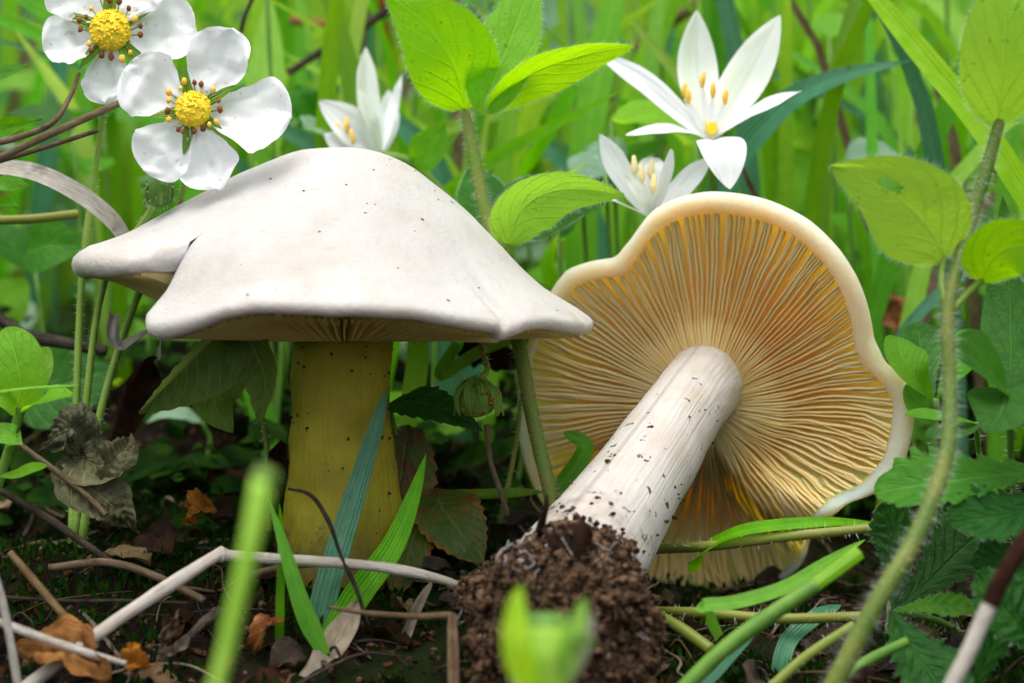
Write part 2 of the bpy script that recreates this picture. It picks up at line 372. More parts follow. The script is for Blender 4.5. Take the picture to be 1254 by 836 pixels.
M['shoot'] = plain('pale_shoot', (0.24, 0.50, 0.03), (0.36, 0.60, 0.07), 0.5, 60, 0, 0.35)
M['twig'] = dry_mat('dark_twig', (0.06, 0.045, 0.035), (0.12, 0.09, 0.07), (0.035, 0.025, 0.02), 0.0, 0.8)
M['petal'] = leaf_mat('white_petal', (0.90, 0.91, 0.915), (0.93, 0.94, 0.94), (0.90, 0.92, 0.90), 0.33, 'par', 5, rough=0.5, vein_col=(0.88, 0.895, 0.89), spec=0.2, vary=(0.0, 0.02, 0.0), edge=None, spots=0.3, bs=0.12)
M['tepal'] = leaf_mat('white_tepal', (0.88, 0.89, 0.91), (0.91, 0.92, 0.93), (0.82, 0.85, 0.83), 0.33, 'par', 4, rough=0.45, vein_col=(0.84, 0.87, 0.83), spec=0.2, vary=(0.0, 0.02, 0.0), bs=0.15)
M['tepal_g'] = leaf_mat('green_striped_tepal', (0.86, 0.89, 0.84), (0.90, 0.92, 0.88), (0.78, 0.85, 0.70), 0.33, 'par', 1, rough=0.45, vein_col=(0.50, 0.68, 0.25), spec=0.2, vary=(0.0, 0.02, 0.0), bs=0.15)
M['yellow'] = plain('pollen_yellow', (0.92, 0.66, 0.02), (0.95, 0.76, 0.05), 0.65, 900, 0, 0.3, 0.001)
M['anther'] = plain('anther', (0.80, 0.45, 0.04), (0.88, 0.62, 0.12), 0.6, 600)
M['anther_p'] = plain('anther_pale', (0.88, 0.72, 0.30), (0.90, 0.80, 0.48), 0.6, 600)
M['anther_b'] = plain('anther_brown', (0.16, 0.05, 0.01), (0.30, 0.11, 0.02), 0.6, 600)
M['sepal'] = leaf_mat('sepal', (0.16, 0.32, 0.04), (0.24, 0.42, 0.08), (0.35, 0.60, 0.08), 0.4, 'par', 4, rough=0.5, vary=(0.01, 0.1, 0.05))
M['gstem'] = plain('green_stem', (0.10, 0.24, 0.025), (0.16, 0.32, 0.04), 0.5, 120, 0.15, 0.4)
M['gstem_lt'] = plain('light_green_stem', (0.20, 0.36, 0.04), (0.28, 0.42, 0.07), 0.5, 90, 0.15, 0.35)
M['gstem_d'] = plain('dark_olive_stem', (0.09, 0.16, 0.018), (0.17, 0.20, 0.03), 0.5, 90, 0.1, 0.3)
M['gstem_y'] = plain('olive_stem', (0.18, 0.24, 0.03), (0.26, 0.26, 0.05), 0.5, 80, 0.15, 0.35)
M['gstem_r'] = plain('reddish_hairy_stem', (0.15, 0.26, 0.025), (0.25, 0.22, 0.045), 0.5, 60, 0.1, 0.35)
M['hair'] = plain('plant_hair', (0.72, 0.76, 0.66), (0.80, 0.82, 0.74), 0.5, 100, 0.4)
M['crumb'] = plain('soil_crumb', (0.010, 0.006, 0.004), (0.15, 0.09, 0.05), 0.9, 650, 0, 0.08, 0.002, vary=None)
M['mycel'] = plain('mycelium', (0.42, 0.40, 0.39), (0.56, 0.54, 0.53), 0.8, 300)
M['moss'] = plain('moss', (0.005, 0.022, 0.002), (0.018, 0.055, 0.003), 0.8, 120, 0.25, 0.05)

# ------------------------------------------------------------------ ground
def ground_axis(lo, hi, step, far):
    a = list(np.arange(lo, hi, step)); s = step; x = hi
    while x < far: a.append(x); s *= 1.22; x += s
    a.append(far); return a
xs = ground_axis(0, 13, 0.26, 400); xs = [-q for q in xs[:0:-1]] + xs
ys = [-q for q in ground_axis(8, 9, 0.3, 90)[::-1]] + ground_axis(-7.7, 16, 0.26, 420)
mb = MB(); vs = [(x, y, gz(x, y) if y > 60 or abs(x) > 60 else gzr(x, y) + 0.07 * fbm(x * 5, y * 5, 2.0, 3)) for y in ys for x in xs]
mb.add(vs, grid_faces(len(ys), len(xs)))
g = solo('ground', mb, M['soil'], None, None, (0, 0, 0)); tag(g, 'dark damp soil with moss and litter', None, None, 'structure')

# ------------------------------------------------------------------ standing mushroom
def standing_mushroom():
    cx, cy = (421 - 627) / 62.7, 0.0
    base = V(cx, cy, gz(cx, cy) - 0.1)
    T = thing('mushroom', base, 'creamy white mushroom standing upright with a domed cap split at its edge', 'mushroom', 'cream mushrooms')
    FR = [0, .1, .2, .33, .47, .6, .74, .87, .95, 1]; FV = [1, .99, .945, .83, .67, .49, .295, .155, .09, 0.04]
    A = [-140, -138, -135, -128, -118, -105, -90, -60, -40, -20, 0, 30, 60, 90, 120, 150, 170, 182, 195, 205, 212, 217, 220]
    RR = [4.20, 4.48, 4.62, 4.60, 4.54, 4.48, 4.48, 4.58, 4.7, 4.85, 4.82, 4.75, 4.5, 4.3, 4.5, 5.0, 5.25, 5.30, 5.22, 5.05, 4.85, 4.62, 4.3]
    RB = [4.62, 4.61, 4.58, 4.54, 4.50, 4.48, 4.48, 4.58, 4.7, 4.85, 4.82, 4.75, 4.5, 4.3, 4.5, 5.0, 5.22, 5.25, 5.10, 4.92, 4.78, 4.68, 4.62]
    ZB = [5.15, 5.12, 5.08, 5.00, 4.88, 4.78, 4.72, 4.48, 4.38, 4.38, 4.42, 4.6, 4.8, 4.9, 5.1, 5.4, 5.70, 5.75, 5.66, 5.48, 5.32, 5.22, 5.15]
    fine = np.linspace(0, 1.1, 67); fv = np.interp(fine, FR, FV); k = np.ones(9) / 9
    fv = np.convolve(np.pad(fv, 4, mode='edge'), k, 'valid'); fv = fv / fv[0]
    A3 = [q + o for o in (-360, 0, 360) for q in A]
    sm = lambda a, T_: float(np.mean([np.interp(q, A3, T_ * 3) for q in (a - 6, a - 3, a, a + 3, a + 6)]))
    def rz(a, r):
        """radius and rim height of the cap in direction a; past the split the front lobe sags below the back one"""
        ww = float(sstep(0.74, 1.0, r)); Rb = sm(a, RB)
        Rr = lerp(Rb, float(np.interp(a, A, RR)), ww) * (1 + (0.012 * math.sin(R(a) * 7 + 1) + 0.008 * math.sin(R(a) * 13)) * ww)
        sag = -0.62 * float(sstep(-94, -136, a)) * float(sstep(0.70, 0.96, r)) if a < 0 else 0.26 * float(sstep(180, 214, a)) * float(sstep(0.70, 0.95, r))
        return Rr, sm(a, ZB) + sag + 0.03 * math.sin(R(a) * 9) * ww, Rb, sag
    def top(a, r):
        Rr, Z, Rb, sag = rz(a, r); zt = Z + 0.10 - sag; f = float(np.interp(Rr * r / Rb, fine, fv))
        x = cx + Rr * r * math.cos(R(a)); y = cy + Rr * r * math.sin(R(a))
        z = zt + (7.98 - zt) * f + sag + 0.10 * fbm(x * 0.35, y * 0.35, 1.0) * sstep(0, .3, r)
        z -= 0.08 * math.exp(-((a + 48) / 1.1) ** 2) * float(sstep(0.78, 0.95, r)) + 0.06 * math.exp(-((a + 46 - (1 - r) * 14) / 2.5) ** 2) * float(sstep(0.62, 0.8, r))
        return V(x, y, z)
    def lr(a): return 0.15 + 0.11 * float(sstep(165, 188, a)) * (1 - float(sstep(208, 219, a))) + 0.07 * float(sstep(-112, -132, a))
    def rimz(a):
        return top(a, 1 - 0.53 * lr(a) / rz(a, 1.0)[0])[2] - 0.885 * lr(a) - 0.07
    angs = np.linspace(-140, 220, 481); rs = list(np.linspace(0.0, 0.94, 30)); na = len(angs)
    rows = []; us = [0.97, 0.9, 0.8, 0.68, 0.55, 0.4, 0.2]
    for a in angs:
        row = [top(a, max(r, 0.004)) for r in rs]
        Rr = rz(a, 1.0)[0]; Z = rimz(a); e = V(math.cos(R(a)), math.sin(R(a)), 0); L_ = lr(a); c = V(cx, cy, Z) + e * (Rr - L_)
        for ph in (58, 30, 0, -30, -60, -90):
            row.append(c + e * (L_ * math.cos(R(ph))) + V(0, 0, L_ * math.sin(R(ph))) - V(0, 0, 0.03 * math.exp(-((a + 48) / 1.1) ** 2)) - e * 0.09 * math.exp(-((a + 48) / .9) ** 2))
        for r in us[1:]:
            R2 = rz(a, r)[0]; Z2 = Z; fl = lerp(Z2 - 0.15, 5.45, float(sstep(0.98, 0.3, r)))
            row.append(V(cx + R2 * r * e[0], cy + R2 * r * e[1], fl))
        rows.append(row)
    m = len(rows[0]); mb = MB()
    fs = grid_faces(na, m)
    i0 = [i for i, r in enumerate(rs) if r > 0.72][0]        # the two walls of the split
    nb = len(us) - 1; bot = list(range(m - nb, m))
    wall = list(range(i0, m - 4))
    mb.add([p for row in rows for p in row], fs, [(i / (na - 1), j / m) for i in range(na) for j in range(m)])
    mb.f.append(tuple(wall)); mb.f.append(tuple((na - 1) * m + j for j in reversed(wall)))
    cap = part('cap', mb, M['cap'], T)
    import bmesh
    bm = bmesh.new(); bm.from_mesh(cap.data); bmesh.ops.remove_doubles(bm, verts=bm.verts, dist=0.00004); bmesh.ops.recalc_face_normals(bm, faces=bm.faces); bm.to_mesh(cap.data); bm.free()
    for i in range(200):
        a = -138.5 + 357 * i / 200 + random.uniform(-.3, .3); short = i % 2; r0 = random.uniform(.5, .68) if short else 0.2
        vs = []; n = 9
        for k in range(n):
            t = k / (n - 1); r = lerp(r0, 0.95, t); aa = min(219.5, max(-139.5, a + 1.2 * fbm(r * 2, i * 0.37))); R2 = rz(aa, r)[0]; Z2 = rimz(aa)
            e = V(math.cos(R(aa)), math.sin(R(aa)), 0); sd = V(-e[1], e[0], 0)
            fl = lerp(Z2 - 0.15, 5.45, float(sstep(0.98, 0.3, r))) + 0.05
            zb = lerp(4.20, Z2 - 0.2, float(sstep(.3, .97, r)))
            if short: zb = lerp(fl, zb, min(1, t * 2.2))
            p = V(cx + R2 * r * e[0], cy + R2 * r * e[1], 0)
            vs += [p + sd * 0.05 + V(0, 0, fl), p + sd * 0.018 + V(0, 0, zb), p - sd * 0.018 + V(0, 0, zb), p - sd * 0.05 + V(0, 0, fl)]
        g = MB(); g.add(vs, grid_faces(n, 4)); part('gill', g, M['gill'], cap)
    mb = MB(); b = gz(cx, cy)
    tube(mb, [V(cx, cy, 5.6), V(cx - .03, cy, 4.2), V(cx - .06, cy, 2.6), V(cx, cy - .05, 1.0), V(cx + .06, cy - .05, b - 0.6)][::-1], [1.18, 1.16, 1.03, .97, .96, .95], 48, 44, 0.06)
    part('stem', mb, M['stem_y'], T)
    mb = MB()
    for _ in range(90):
        a = random.uniform(-170, -10); zz = random.uniform(0, 4.2) ** 1.25 / 4.2 ** .25; rr = 1.0 + 0.1 * (1 - zz / 4.2)
        ball(mb, (cx + rr * math.cos(R(a)), cy + rr * math.sin(R(a)), zz), random.uniform(.012, .035), 3, 5, (1, 1, random.uniform(.6, 1.4)), .3, random.random() * 9)
    for _ in range(28):
        p = top(random.uniform(-150, -20), random.uniform(.1, .98) ** .7); ball(mb, p, random.uniform(.010, .028), 3, 5, (1.2, 1, .5), .3, random.random() * 9)
    part('dirt_specks', mb, M['crumb'], T, kind='stuff')
standing_mushroom()

# ------------------------------------------------------------------ fallen mushroom
def fallen_mushroom():
    C0 = (866, 494)
    O = [(868, 233), (830, 240), (797, 257), (772, 290), (752, 315), (720, 320), (692, 330), (676, 352), (655, 395), (640, 440), (634, 490), (638, 550), (655, 600), (690, 650), (740, 705),
         (795, 742), (860, 747), (930, 728), (978, 697), (992, 668), (1004, 642), (1040, 617), (1080, 602), (1108, 570), (1120, 520), (1122, 488), (1108, 464), (1085, 443), (1072, 415), (1066, 380),
         (1053, 342), (1030, 305), (992, 268), (940, 243)]
    an = [math.degrees(math.atan2(-(y - C0[1]), x - C0[0])) for x, y in O]; rr = [math.hypot(x - C0[0], y - C0[1]) for x, y in O]
    idx = np.argsort(an); an = np.array(an)[idx]; rr = np.array(rr)[idx]
    an = np.concatenate([an - 360, an, an + 360]); rr = np.concatenate([rr] * 3)
    dn = np.arange(-200, 201, 1.0); rd = np.interp(dn, an, rr)
    rd = np.convolve(np.pad(rd, 2, mode='edge'), [.12, .22, .32, .22, .12], 'valid')
    Ro = lambda a: float(np.interp((a + 180) % 360 - 180, dn, rd))
    def lobe(a, rho):       # the lower lobe is folded back
        a = (a + 180) % 360 - 180; q = -46 - 34 * (1 - min(1, rho)) ** .9
        return float(sstep(q, q - 9, a)) * (1 - float(sstep(-125, -165, a)))
    def flesh(a, rho):
        q = rho * Ro(a) ; px = C0[0] + q * math.cos(R(a)); py = C0[1] - q * math.sin(R(a))
        dx, dz = (px - C0[0]) / 62.7, -(py - C0[1]) / 62.7
        y = 2.7 - 0.30 * dx - 0.20 * dz - 1.0 * rho ** 2.2 + 1.7 * lobe(a, rho) * float(sstep(.18, .6, rho))
        y += 0.16 * math.sin(R(a) * 5 + 0.6) * rho ** 2 - 0.35 * float(sstep(.5, .12, rho))
        b = (a + 180) % 360 - 180
        y -= 0.5 * math.exp(-((b + 40 + 30 * (1 - rho)) / 9) ** 2) * float(sstep(.25, .8, rho))          # rim of the right lobe curls forward
        return P(px, py, y)
    F = unit((-.3, -1, -.2)); base = V(1.4, -3.5, gz(1.4, -3.5))
    T = thing('mushroom', base, 'creamy mushroom lying tipped over with gills facing out and soil on its stem', 'mushroom', 'cream mushrooms')
    def lipr(a):
        b = (a + 180) % 360 - 180
        return 0.09 + 0.13 * float(sstep(-60, -20, b)) * (1 - float(sstep(120, 175, b)))
    angs = np.linspace(-180, 180, 361)[:-1]; rows = []
    fr = [0.1, .16, .24, .32, .4, .48, .56, .64, .72, .8, .87, .93]; bk = [.97, .9, .8, .68, .54, .4, .24, .1, .005]
    for a in angs:
        lr = lipr(a); c0 = flesh(a, 1.0); c1 = flesh(a, .96); e = unit(c0 - c1); rpx = Ro(a) / 62.7
        e = unit(e - F * e.dot(F) * 0.6)
        row = [flesh(a, r * (1 - lr / rpx)) for r in fr]; cc = flesh(a, 1 - lr / rpx * 1.05) 
        for al in (165, 135, 105, 75, 45, 20, -5, -30, -60):
            row.append(cc + e * lr * math.cos(R(al)) + F * lr * 1.15 * math.sin(R(al)))
        for r in bk:
            th = lr * 1.1 + 0.75 * (1 - r) ** 0.9
            row.append(flesh(a, r * (1 - lr / rpx)) - F * th + V(0, 0, 0))
        rows.append(row)
    m = len(rows[0]); mb = MB(); n = len(angs); fs = []
    for i in range(n):
        k = (i + 1) % n
        for j in range(m - 1): fs.append((i * m + j, i * m + j + 1, k * m + j + 1, k * m + j))
    mb.add([p for r in rows for p in r], fs, [(i / n, j / m) for i in range(n) for j in range(m)])
    mb.f.append(tuple(i * m for i in range(n)))
    cap = part('cap', mb, [M['capr'], M['flesh']], T)
    for q in cap.data.polygons:
        vi = q.vertices[0] % m, q.vertices[1] % m, q.vertices[2] % m
        if max(vi) <= len(fr): q.material_index = 1
    N = 296
    for i in range(N):
        a = -180 + 360 * i / N + random.uniform(-.25, .25); short = i % 2
        r0 = random.choice((random.uniform(.42, .55), random.uniform(.6, .75))) if short else .12
        vs = []; n = 14; ph = random.random() * 9; bow = random.uniform(-1.2, 1.2)
        for k in range(n):
            t = k / (n - 1); rho = lerp(r0, .945, t)
            wv = 1.0 + 1.6 * float(sstep(30, -20, a)) * float(sstep(-160, -60, a))
            aa = a + wv * (1.5 * fbm(rho * 2.4, a * .035, 4.0) + .5 * fbm(rho * 5, a * .4, 7.0)) + bow * rho
            h = 0.15 * (math.sin(math.pi * min(1, (.12 + .88 * (rho - .1) / .86)) ** .8) ** .7 if rho < .95 else 0) + .05
            if short: h *= min(1, .15 + t * 1.6)
            h *= 1 + .12 * fbm(rho * 3, i * .7)
            p = flesh(aa, rho); sd = unit(flesh(aa + .6, rho) - flesh(aa - .6, rho)); w = min(.05, .42 * rho * Ro(aa) / 62.7 * 2 * math.pi / N * (1 if rho > .4 else 1.8))
            vs += [p + sd * w - F * .06, p + sd * w * .6 + F * h, p - sd * w * .6 + F * h, p - sd * w - F * .06]
        g = MB(); g.add(vs, grid_faces(n, 4)); part('gill', g, M['gill'], cap)
    mb = MB(); sp = PP((680, 728, -4.2), (712, 690, -3.3), (770, 605, -1.6), (822, 525, .3), (848, 488, 1.4), (863, 470, 2.3), (872, 462, 3.2))
    tube(mb, sp, [1.05, 1.12, 1.02, .90, .82, .79, .80, .84, .9], 56, 56, 0.03)
    st = part('stem', mb, M['stem_w'], T)
    # soil clod on the stem base
    cc = P(688, 775, -4.6); mb = MB()
    ball(mb, cc, 1.62, 36, 48, (1.02, .95, 1.0), .30, 3.3, 1.6)
    cl = part('soil_clod', mb, M['crumb'], T)
    mb = MB()
    for k in range(5200):
        dd = unit(np.random.randn(3)); dd = dd if dd[1] < .5 else dd * V(1, -1, 1)
        rr_ = 1.62 * (1 + .30 * fbm(dd[0] * 1.02 * 1.6 + 3.3, dd[1] * .95 * 1.6, dd[2] * 1.6)) + random.uniform(-.05, .12)
        ball(mb, cc + dd * V(1.02, .95, 1) * rr_, random.choice((.015, .02, .025, .03, .04, .05, .06, .09)) * random.uniform(.7, 1.3), 3, 5, (1, random.uniform(.6, 1.2), random.uniform(.6, 1.2)), .6, random.random() * 50, 2.5)
    part('soil_crumbs', mb, M['crumb'], T, kind='stuff', smooth=False)
    mb = MB()
    for k in range(26):     # white threads at the stem base
        a = P(random.uniform(610, 680), random.uniform(650, 705), -5.6 + random.uniform(-.3, .5)); p = [a]
        for q in range(3): p.append(p[-1] + V(random.uniform(-.16, .10), random.uniform(-.12, .06), random.uniform(-.12, .08)))
        tube(mb, p, [.004, .008, .003], 4, 8)
    for k in range(16):
        dd = unit(np.random.randn(3)); dd = dd if dd[1] < 0 else dd * V(1, -1, 1); p = [cc + dd * 1.75]
        for q in range(3): p.append(p[-1] + np.random.randn(3) * .14)
        tube(mb, p, [.004, .006, .003], 4, 9)
    part('mycelium_threads', mb, M['mycel'], T, kind='stuff')
    mb = MB()
    c, r = catmull(sp, 60), np.interp(np.linspace(0, 1, 60), np.linspace(0, 1, 8), [1.05, 1.12, 1.02, .90, .80, .74, .78, 1.0])
    tg = tangents(c)
    for k in range(150):
        i = int(min(59, abs(random.gauss(6, 11)))); a = unit(np.cross(tg[i], np.random.randn(3)))
        if a[1] > .2: continue
        ball(mb, c[i] + a * r[i], random.uniform(.015, .05) if i < 20 else random.uniform(.01, .022), 3, 6, (1.3, .7, 1), .5, random.random() * 20, 2)
    part('dirt_specks', mb, M['crumb'], T, kind='stuff')
    mb = MB()
    for k in range(34):     # fine roots in the clod
        dd = unit(np.random.randn(3)); dd = dd if dd[1] < .2 else dd * V(1, -1, 1); p = [cc + dd * 1.5]; g_ = unit(dd + np.random.randn(3) * .8)
        for q in range(5): p.append(p[-1] + g_ * random.uniform(.1, .22) + np.random.randn(3) * .07)
        tube(mb, p, [.018, .014, .01, .005], 4, 12, .3)
    part('roots', mb, M['straw_br'], T, kind='stuff')
    mb = MB()
    for k in range(26):     # larger lumps
        dd = unit(np.random.randn(3)); dd = dd if dd[1] < .3 else dd * V(1, -1, 1)
        ball(mb, cc + dd * V(1.02, .95, 1) * 1.6 * (1 + .30 * fbm(dd[0] * 1.02 * 1.6 + 3.3, dd[1] * .95 * 1.6, dd[2] * 1.6)), random.uniform(.12, .26), 7, 9, (1, random.uniform(.6, 1), random.uniform(.5, 1)), .7, random.random() * 50, 2.2)
    part('soil_lumps', mb, M['crumb'], T, kind='stuff')
    # bits of dead leaf stuck to the stem
    mb = MB(); sheet(mb, PP((672, 640, -5.0), (690, 655, -5.25), (712, 682, -5.1), (728, 690, -4.8)), .36, 'oval', (.3, -1, .6), .1, 10, 7, wave=.12, rag=.5); part('leaf_scrap', mb, M['brown'], T)
    mb = MB(); tube(mb, PP((764, 606, -2.75), (776, 612, -2.8), (790, 619, -2.72)), [.02, .03, .015], 5, 8); part('bark_scrap', mb, M['brown'], T)
    mb = MB(); tube(mb, PP((660, 655, -4.9), (668, 625, -5.1), (670, 606, -5.0)), [.09, .06, .03], 5, 8, .4); part('bark_scrap', mb, M['brown'], T)
fallen_mushroom()

# ------------------------------------------------------------------ strawberry flowers
def straw_flower(c, y, petals, disc, stem, label, face=(-.05, -1, .25)):
    f = unit(face); cc = P(*c, y); root = stem[-1]
    T = thing('strawberry_flower', root, label, 'flower', 'white strawberry flowers')
    rp = cm(disc, y)
    for k, (tx, ty, wd) in enumerate(petals):
        tip = P(tx, ty, y); ax = tip - cc; st = cc + unit(ax) * rp * .55 - f * .06; ln = np.linalg.norm(ax)
        tip = tip + f * random.uniform(.1, .35) * .5 - f * .06
        mid = lerp(st, tip, .55) - f * (.10 + .06 * random.random()); mb = MB()
        sheet(mb, [st, mid, tip], cm(wd, y), 'petal', f + np.random.randn(3) * .12, .22, 22, 13, curl=-.08, wave=.20, rag=.13)
        part('petal', mb, M['petal'], T)
    angs = [math.atan2(*(P(tx, ty, y) - cc)[[2, 0]]) for tx, ty, _ in petals]; angs.sort()
    for i in range(len(angs)):
        a = angs[i]; b = angs[(i + 1) % len(angs)] + (2 * math.pi if i == len(angs) - 1 else 0); m_ = (a + b) / 2
        e = V(math.cos(m_), 0, math.sin(m_)); ln = rp * random.uniform(2.3, 2.9)
        mb = MB(); sheet(mb, [cc + e * rp * .4 - f * .02, cc + e * ln * .6 + f * .03, cc + e * ln + f * .06], rp * .42, 'sepal', f, .2, 9, 5, wave=.04); part('sepal', mb, M['sepal'], T)
    mb = MB(); fr = f; ball(mb, cc + f * .02, rp, 12, 18, (1, .75, 1), .05, 2, 4)
    for k in range(150):                # knobbly centre
        dd = unit(np.random.randn(3)); dd = dd if dd.dot(f) > 0 else -dd
        ball(mb, cc + f * .02 + dd * V(1, .75, 1) * rp, rp * .09, 3, 5)
    part('flower_centre', mb, M['yellow'], T)
    for k in range(17):
        a = 2 * math.pi * k / 17 + random.uniform(-.15, .15); e = V(math.cos(a), 0, math.sin(a)); l = rp * random.uniform(1.15, 1.65)
        tp = cc + e * l + f * random.uniform(.08, .22); mb = MB(); tube(mb, [cc + e * rp * .8 - f * .05, tp], [.012, .01], 4, 4)
        fil = part('stamen', mb, M['sepal'], T); mb = MB(); ball(mb, tp, rp * random.uniform(.11, .18), 5, 7, (1, 1, 1.25), .25, k)
        part('anther', mb, M['anther_b'] if random.random() < .65 else M['anther'], fil)
    mb = MB(); pts = [cc - f * .08] + stem; c_, r_ = tube(mb, pts, [.07, .06, .07, .08, .09], 8, 30); s = part('stalk', mb, M['gstem_lt'], T)
    mb = MB(); hairs_tube(mb, c_, r_, 4, .10, .004); part('hairs', mb, M['hair'], s, kind='stuff')
straw_flower((237, 135), -1.2, [(152, 86, 43), (284, 38, 40), (359, 148, 50), (268, 235, 36), (176, 209, 40)], 22,
             PP((233, 200, -.4), (205, 290, .4), (165, 372, .6), (122, 510, .2), (100, 670, .1)) , 'white strawberry flower tilted beside the domed cap above a green bud')
straw_flower((136, 38), -.6, [(54, 60, 40), (133, 127, 38), (241, 42, 48), (190, -40, 44), (75, -38, 44)], 25,
             PP((132, 90, .4), (118, 200, 1.4), (101, 330, 1.2), (93, 508, .8), (88, 665, .3)), 'white strawberry flower with gold anthers partly overlapped by the next bloom')
def bud():
    y = -.6; stem = PP((200, 210, 0), (182, 262, .5), (128, 345, .9), (104, 508, .6), (92, 668, .3)); c = P(195, 236, y)
    T = thing('strawberry_bud', stem[-1], 'closed hairy green strawberry bud hanging over the cap edge', 'bud')
    mb = MB(); ball(mb, c, .28, 10, 14, (1, 1, 1.05), .06, 1); q = part('calyx', mb, M['sepal'], T)
    for k in range(7):
        a = 2 * math.pi * k / 7; e = V(math.cos(a), math.sin(a), 0); mb = MB()
        sheet(mb, [c + V(0, 0, .27) + e * .06, c + e * .30 + V(0, 0, .05), c + e * .20 + V(0, 0, -.28)], .13, 'sepal', e, -.1, 9, 5); part('sepal', mb, M['sepal'], T)
    mb = MB(); sheet(mb, [c + V(.02, -.1, -.2), c + V(.03, -.12, -.45)], .06, 'sepal', (0, -1, 0), .1, 6, 3); part('sepal', mb, M['sepal'], T)
    mb = MB()
    for k in range(150):
        dd = unit(np.random.randn(3)); p = c + dd * .28; e = p + unit(dd + V(0, 0, -.5)) * random.uniform(.05, .14); s = unit(np.random.randn(3)) * .005; mb.add([p - s, p + s, e], [(0, 1, 2)])
    part('hairs', mb, M['hair'], q, kind='stuff')
    mb = MB(); c_, r_ = tube(mb, [c + V(0, .05, .2)] + stem, [.05, .06, .07, .08], 8, 26); s = part('stalk', mb, M['gstem_lt'], T); mb = MB(); hairs_tube(mb, c_, r_, 4, .10, .004); part('hairs', mb, M['hair'], s, kind='stuff')
bud()
def spent_flower():
    y = -1.2; c = P(583, 488, y); T = thing('strawberry_fruitlet', P(612, 640, 1.2), 'nodding faded strawberry flower with green sepals between the two mushrooms', 'flower')
    mb = MB(); ball(mb, c, .36, 12, 16, (1.1, .9, 1), .12, 4, 3); part('fruit_body', mb, M['sepal'], T)
    for k in range(10):
        a = 2 * math.pi * k / 10; e = V(math.cos(a), math.sin(a) * .9, 0); mb = MB()
        sheet(mb, [c + V(.05, 0, .42) + e * .05, c + e * .42 + V(0, 0, .15), c + e * .46 + V(.05, 0, -.32)], .14, 'sepal', e + V(0, -.3, .2), -.15, 10, 5, wave=.08); part('sepal', mb, M['sepal'], T)
    for k in range(18):
        mb = MB(); a = random.uniform(math.pi, 2 * math.pi); p = c + V(math.cos(a) * .4, math.sin(a) * .4, random.uniform(-.25, .15)); ball(mb, p, random.uniform(.025, .045), 4, 6); part('anther', mb, M['anther_b'], T)
    mb = MB(); c_, r_ = tube(mb, [c + V(.05, 0, .35)] + PP((597, 450, -1.0), (588, 420, -.4), (600, 392, .8), (640, 430, 1.6), (632, 540, 1.6), (612, 640, 1.2)), [.06, .05, .05, .06], 8, 26); s = part('stalk', mb, M['gstem_y'], T)
    mb = MB(); hairs_tube(mb, c_, r_, 2, .12); part('hairs', mb, M['hair'], s, kind='stuff')
spent_flower()

# ------------------------------------------------------------------ star flowers
def star_flower(label, base, tep, anth, stem, hl=None, face=(0, -1, .3), pist=True, ahs=1.0, pale=False):
    T = thing('star_flower', stem[-1], label, 'flower', 'white star flowers'); b = P(*base)
    for (mx, my, my_y, tx, ty, ty_y, wd, g, fc) in tep:
        mb = MB(); mp, tp = P(mx, my, my_y), P(tx, ty, ty_y)
        sheet(mb, [b, mp, tp], cm(wd, ty_y), 'tepal', fc or face, .28, 22, 9, wave=.05, curl=.1); part('tepal', mb, M['tepal_g' if g else 'tepal'], T)
    for (ax, ay, ayy) in anth:
        a = P(ax, ay, ayy); mb = MB(); sheet(mb, [b, lerp(b, a, .5), a], .075, 'strap', face, .2, 6, 3); fl = part('stamen', mb, M['tepal'], T)
        mb = MB(); tp = a + V(random.uniform(-.05, .05), -.03, .28 * ahs); tube(mb, [a - V(0, 0, .05), a + V(0, -.02, .1), tp], [.03, .07 * ahs, .035], 6, 6); part('anther', mb, M['anther_p' if pale else 'anther'], fl)
    if pist:
        mb = MB(); c = b + V(.05, -.1, .28); ball(mb, c, .17, 8, 10, (.8, .8, 1.2)); part('ovary', mb, M['yellow'], T)
        mb = MB(); tube(mb, [c + V(.05, 0, .1), c + V(.12, -.04, .34)], [.05, .04], 6, 4); part('style', mb, M['tepal'], T)
    mb = MB(); tube(mb, [b] + stem, [.14, .1, .1, .11], 8, 20); part('stalk', mb, M['gstem'], T)
star_flower('white star flower wide open with six pointed petals rising over the tipped cap', (868, 172, 3.2), [
    (800, 112, 2.6, 728, 63, 2.2, 19, 0, (.3, -1, .7)), (854, 90, 3.9, 853, 13, 3.9, 23, 1, None), (915, 95, 3.4, 955, 18, 3.2, 27, 1, (-.4, -1, .25)),
    (925, 138, 2.6, 981, 112, 2.2, 19, 0, (0, -.6, 1)), (822, 158, 2.4, 766, 166, 2.0, 14, 0, (0, -.6, 1)), (884, 180, 1.6, 894, 232, 1.2, 27, 0, (0, -1, .5))],
    [(843, 125, 2.9), (860, 105, 3.0), (873, 118, 2.7), (888, 126, 2.8), (838, 118, 3.1)], PP((872, 200, 3.8), (878, 330, 5.0), (880, 560, 5.2)))
star_flower('half open white star flower with pale anthers tucked behind the tipped cap', (798, 268, 2.9), [
    (755, 205, 2.6, 733, 164, 2.4, 17, 0, (.5, -1, .3)), (735, 242, 2.0, 673, 249, 1.6, 12, 0, (0, -.5, 1)), (812, 225, 2.2, 822, 183, 2.0, 12, 0, (.9, -1, 0)),
    (800, 215, 3.3, 808, 195, 3.5, 20, 0, None), (840, 225, 2.9, 870, 192, 2.8, 15, 0, (-.3, -1, .6)), (785, 240, 2.1, 764, 215, 1.8, 12, 1, (.9, -.8, .2))],
    [(777, 212, 2.5), (786, 222, 2.4), (797, 217, 2.5), (800, 235, 2.3)], PP((802, 300, 3.6), (815, 420, 4.6), (830, 600, 4.8)), pist=False, ahs=1.3, pale=True)
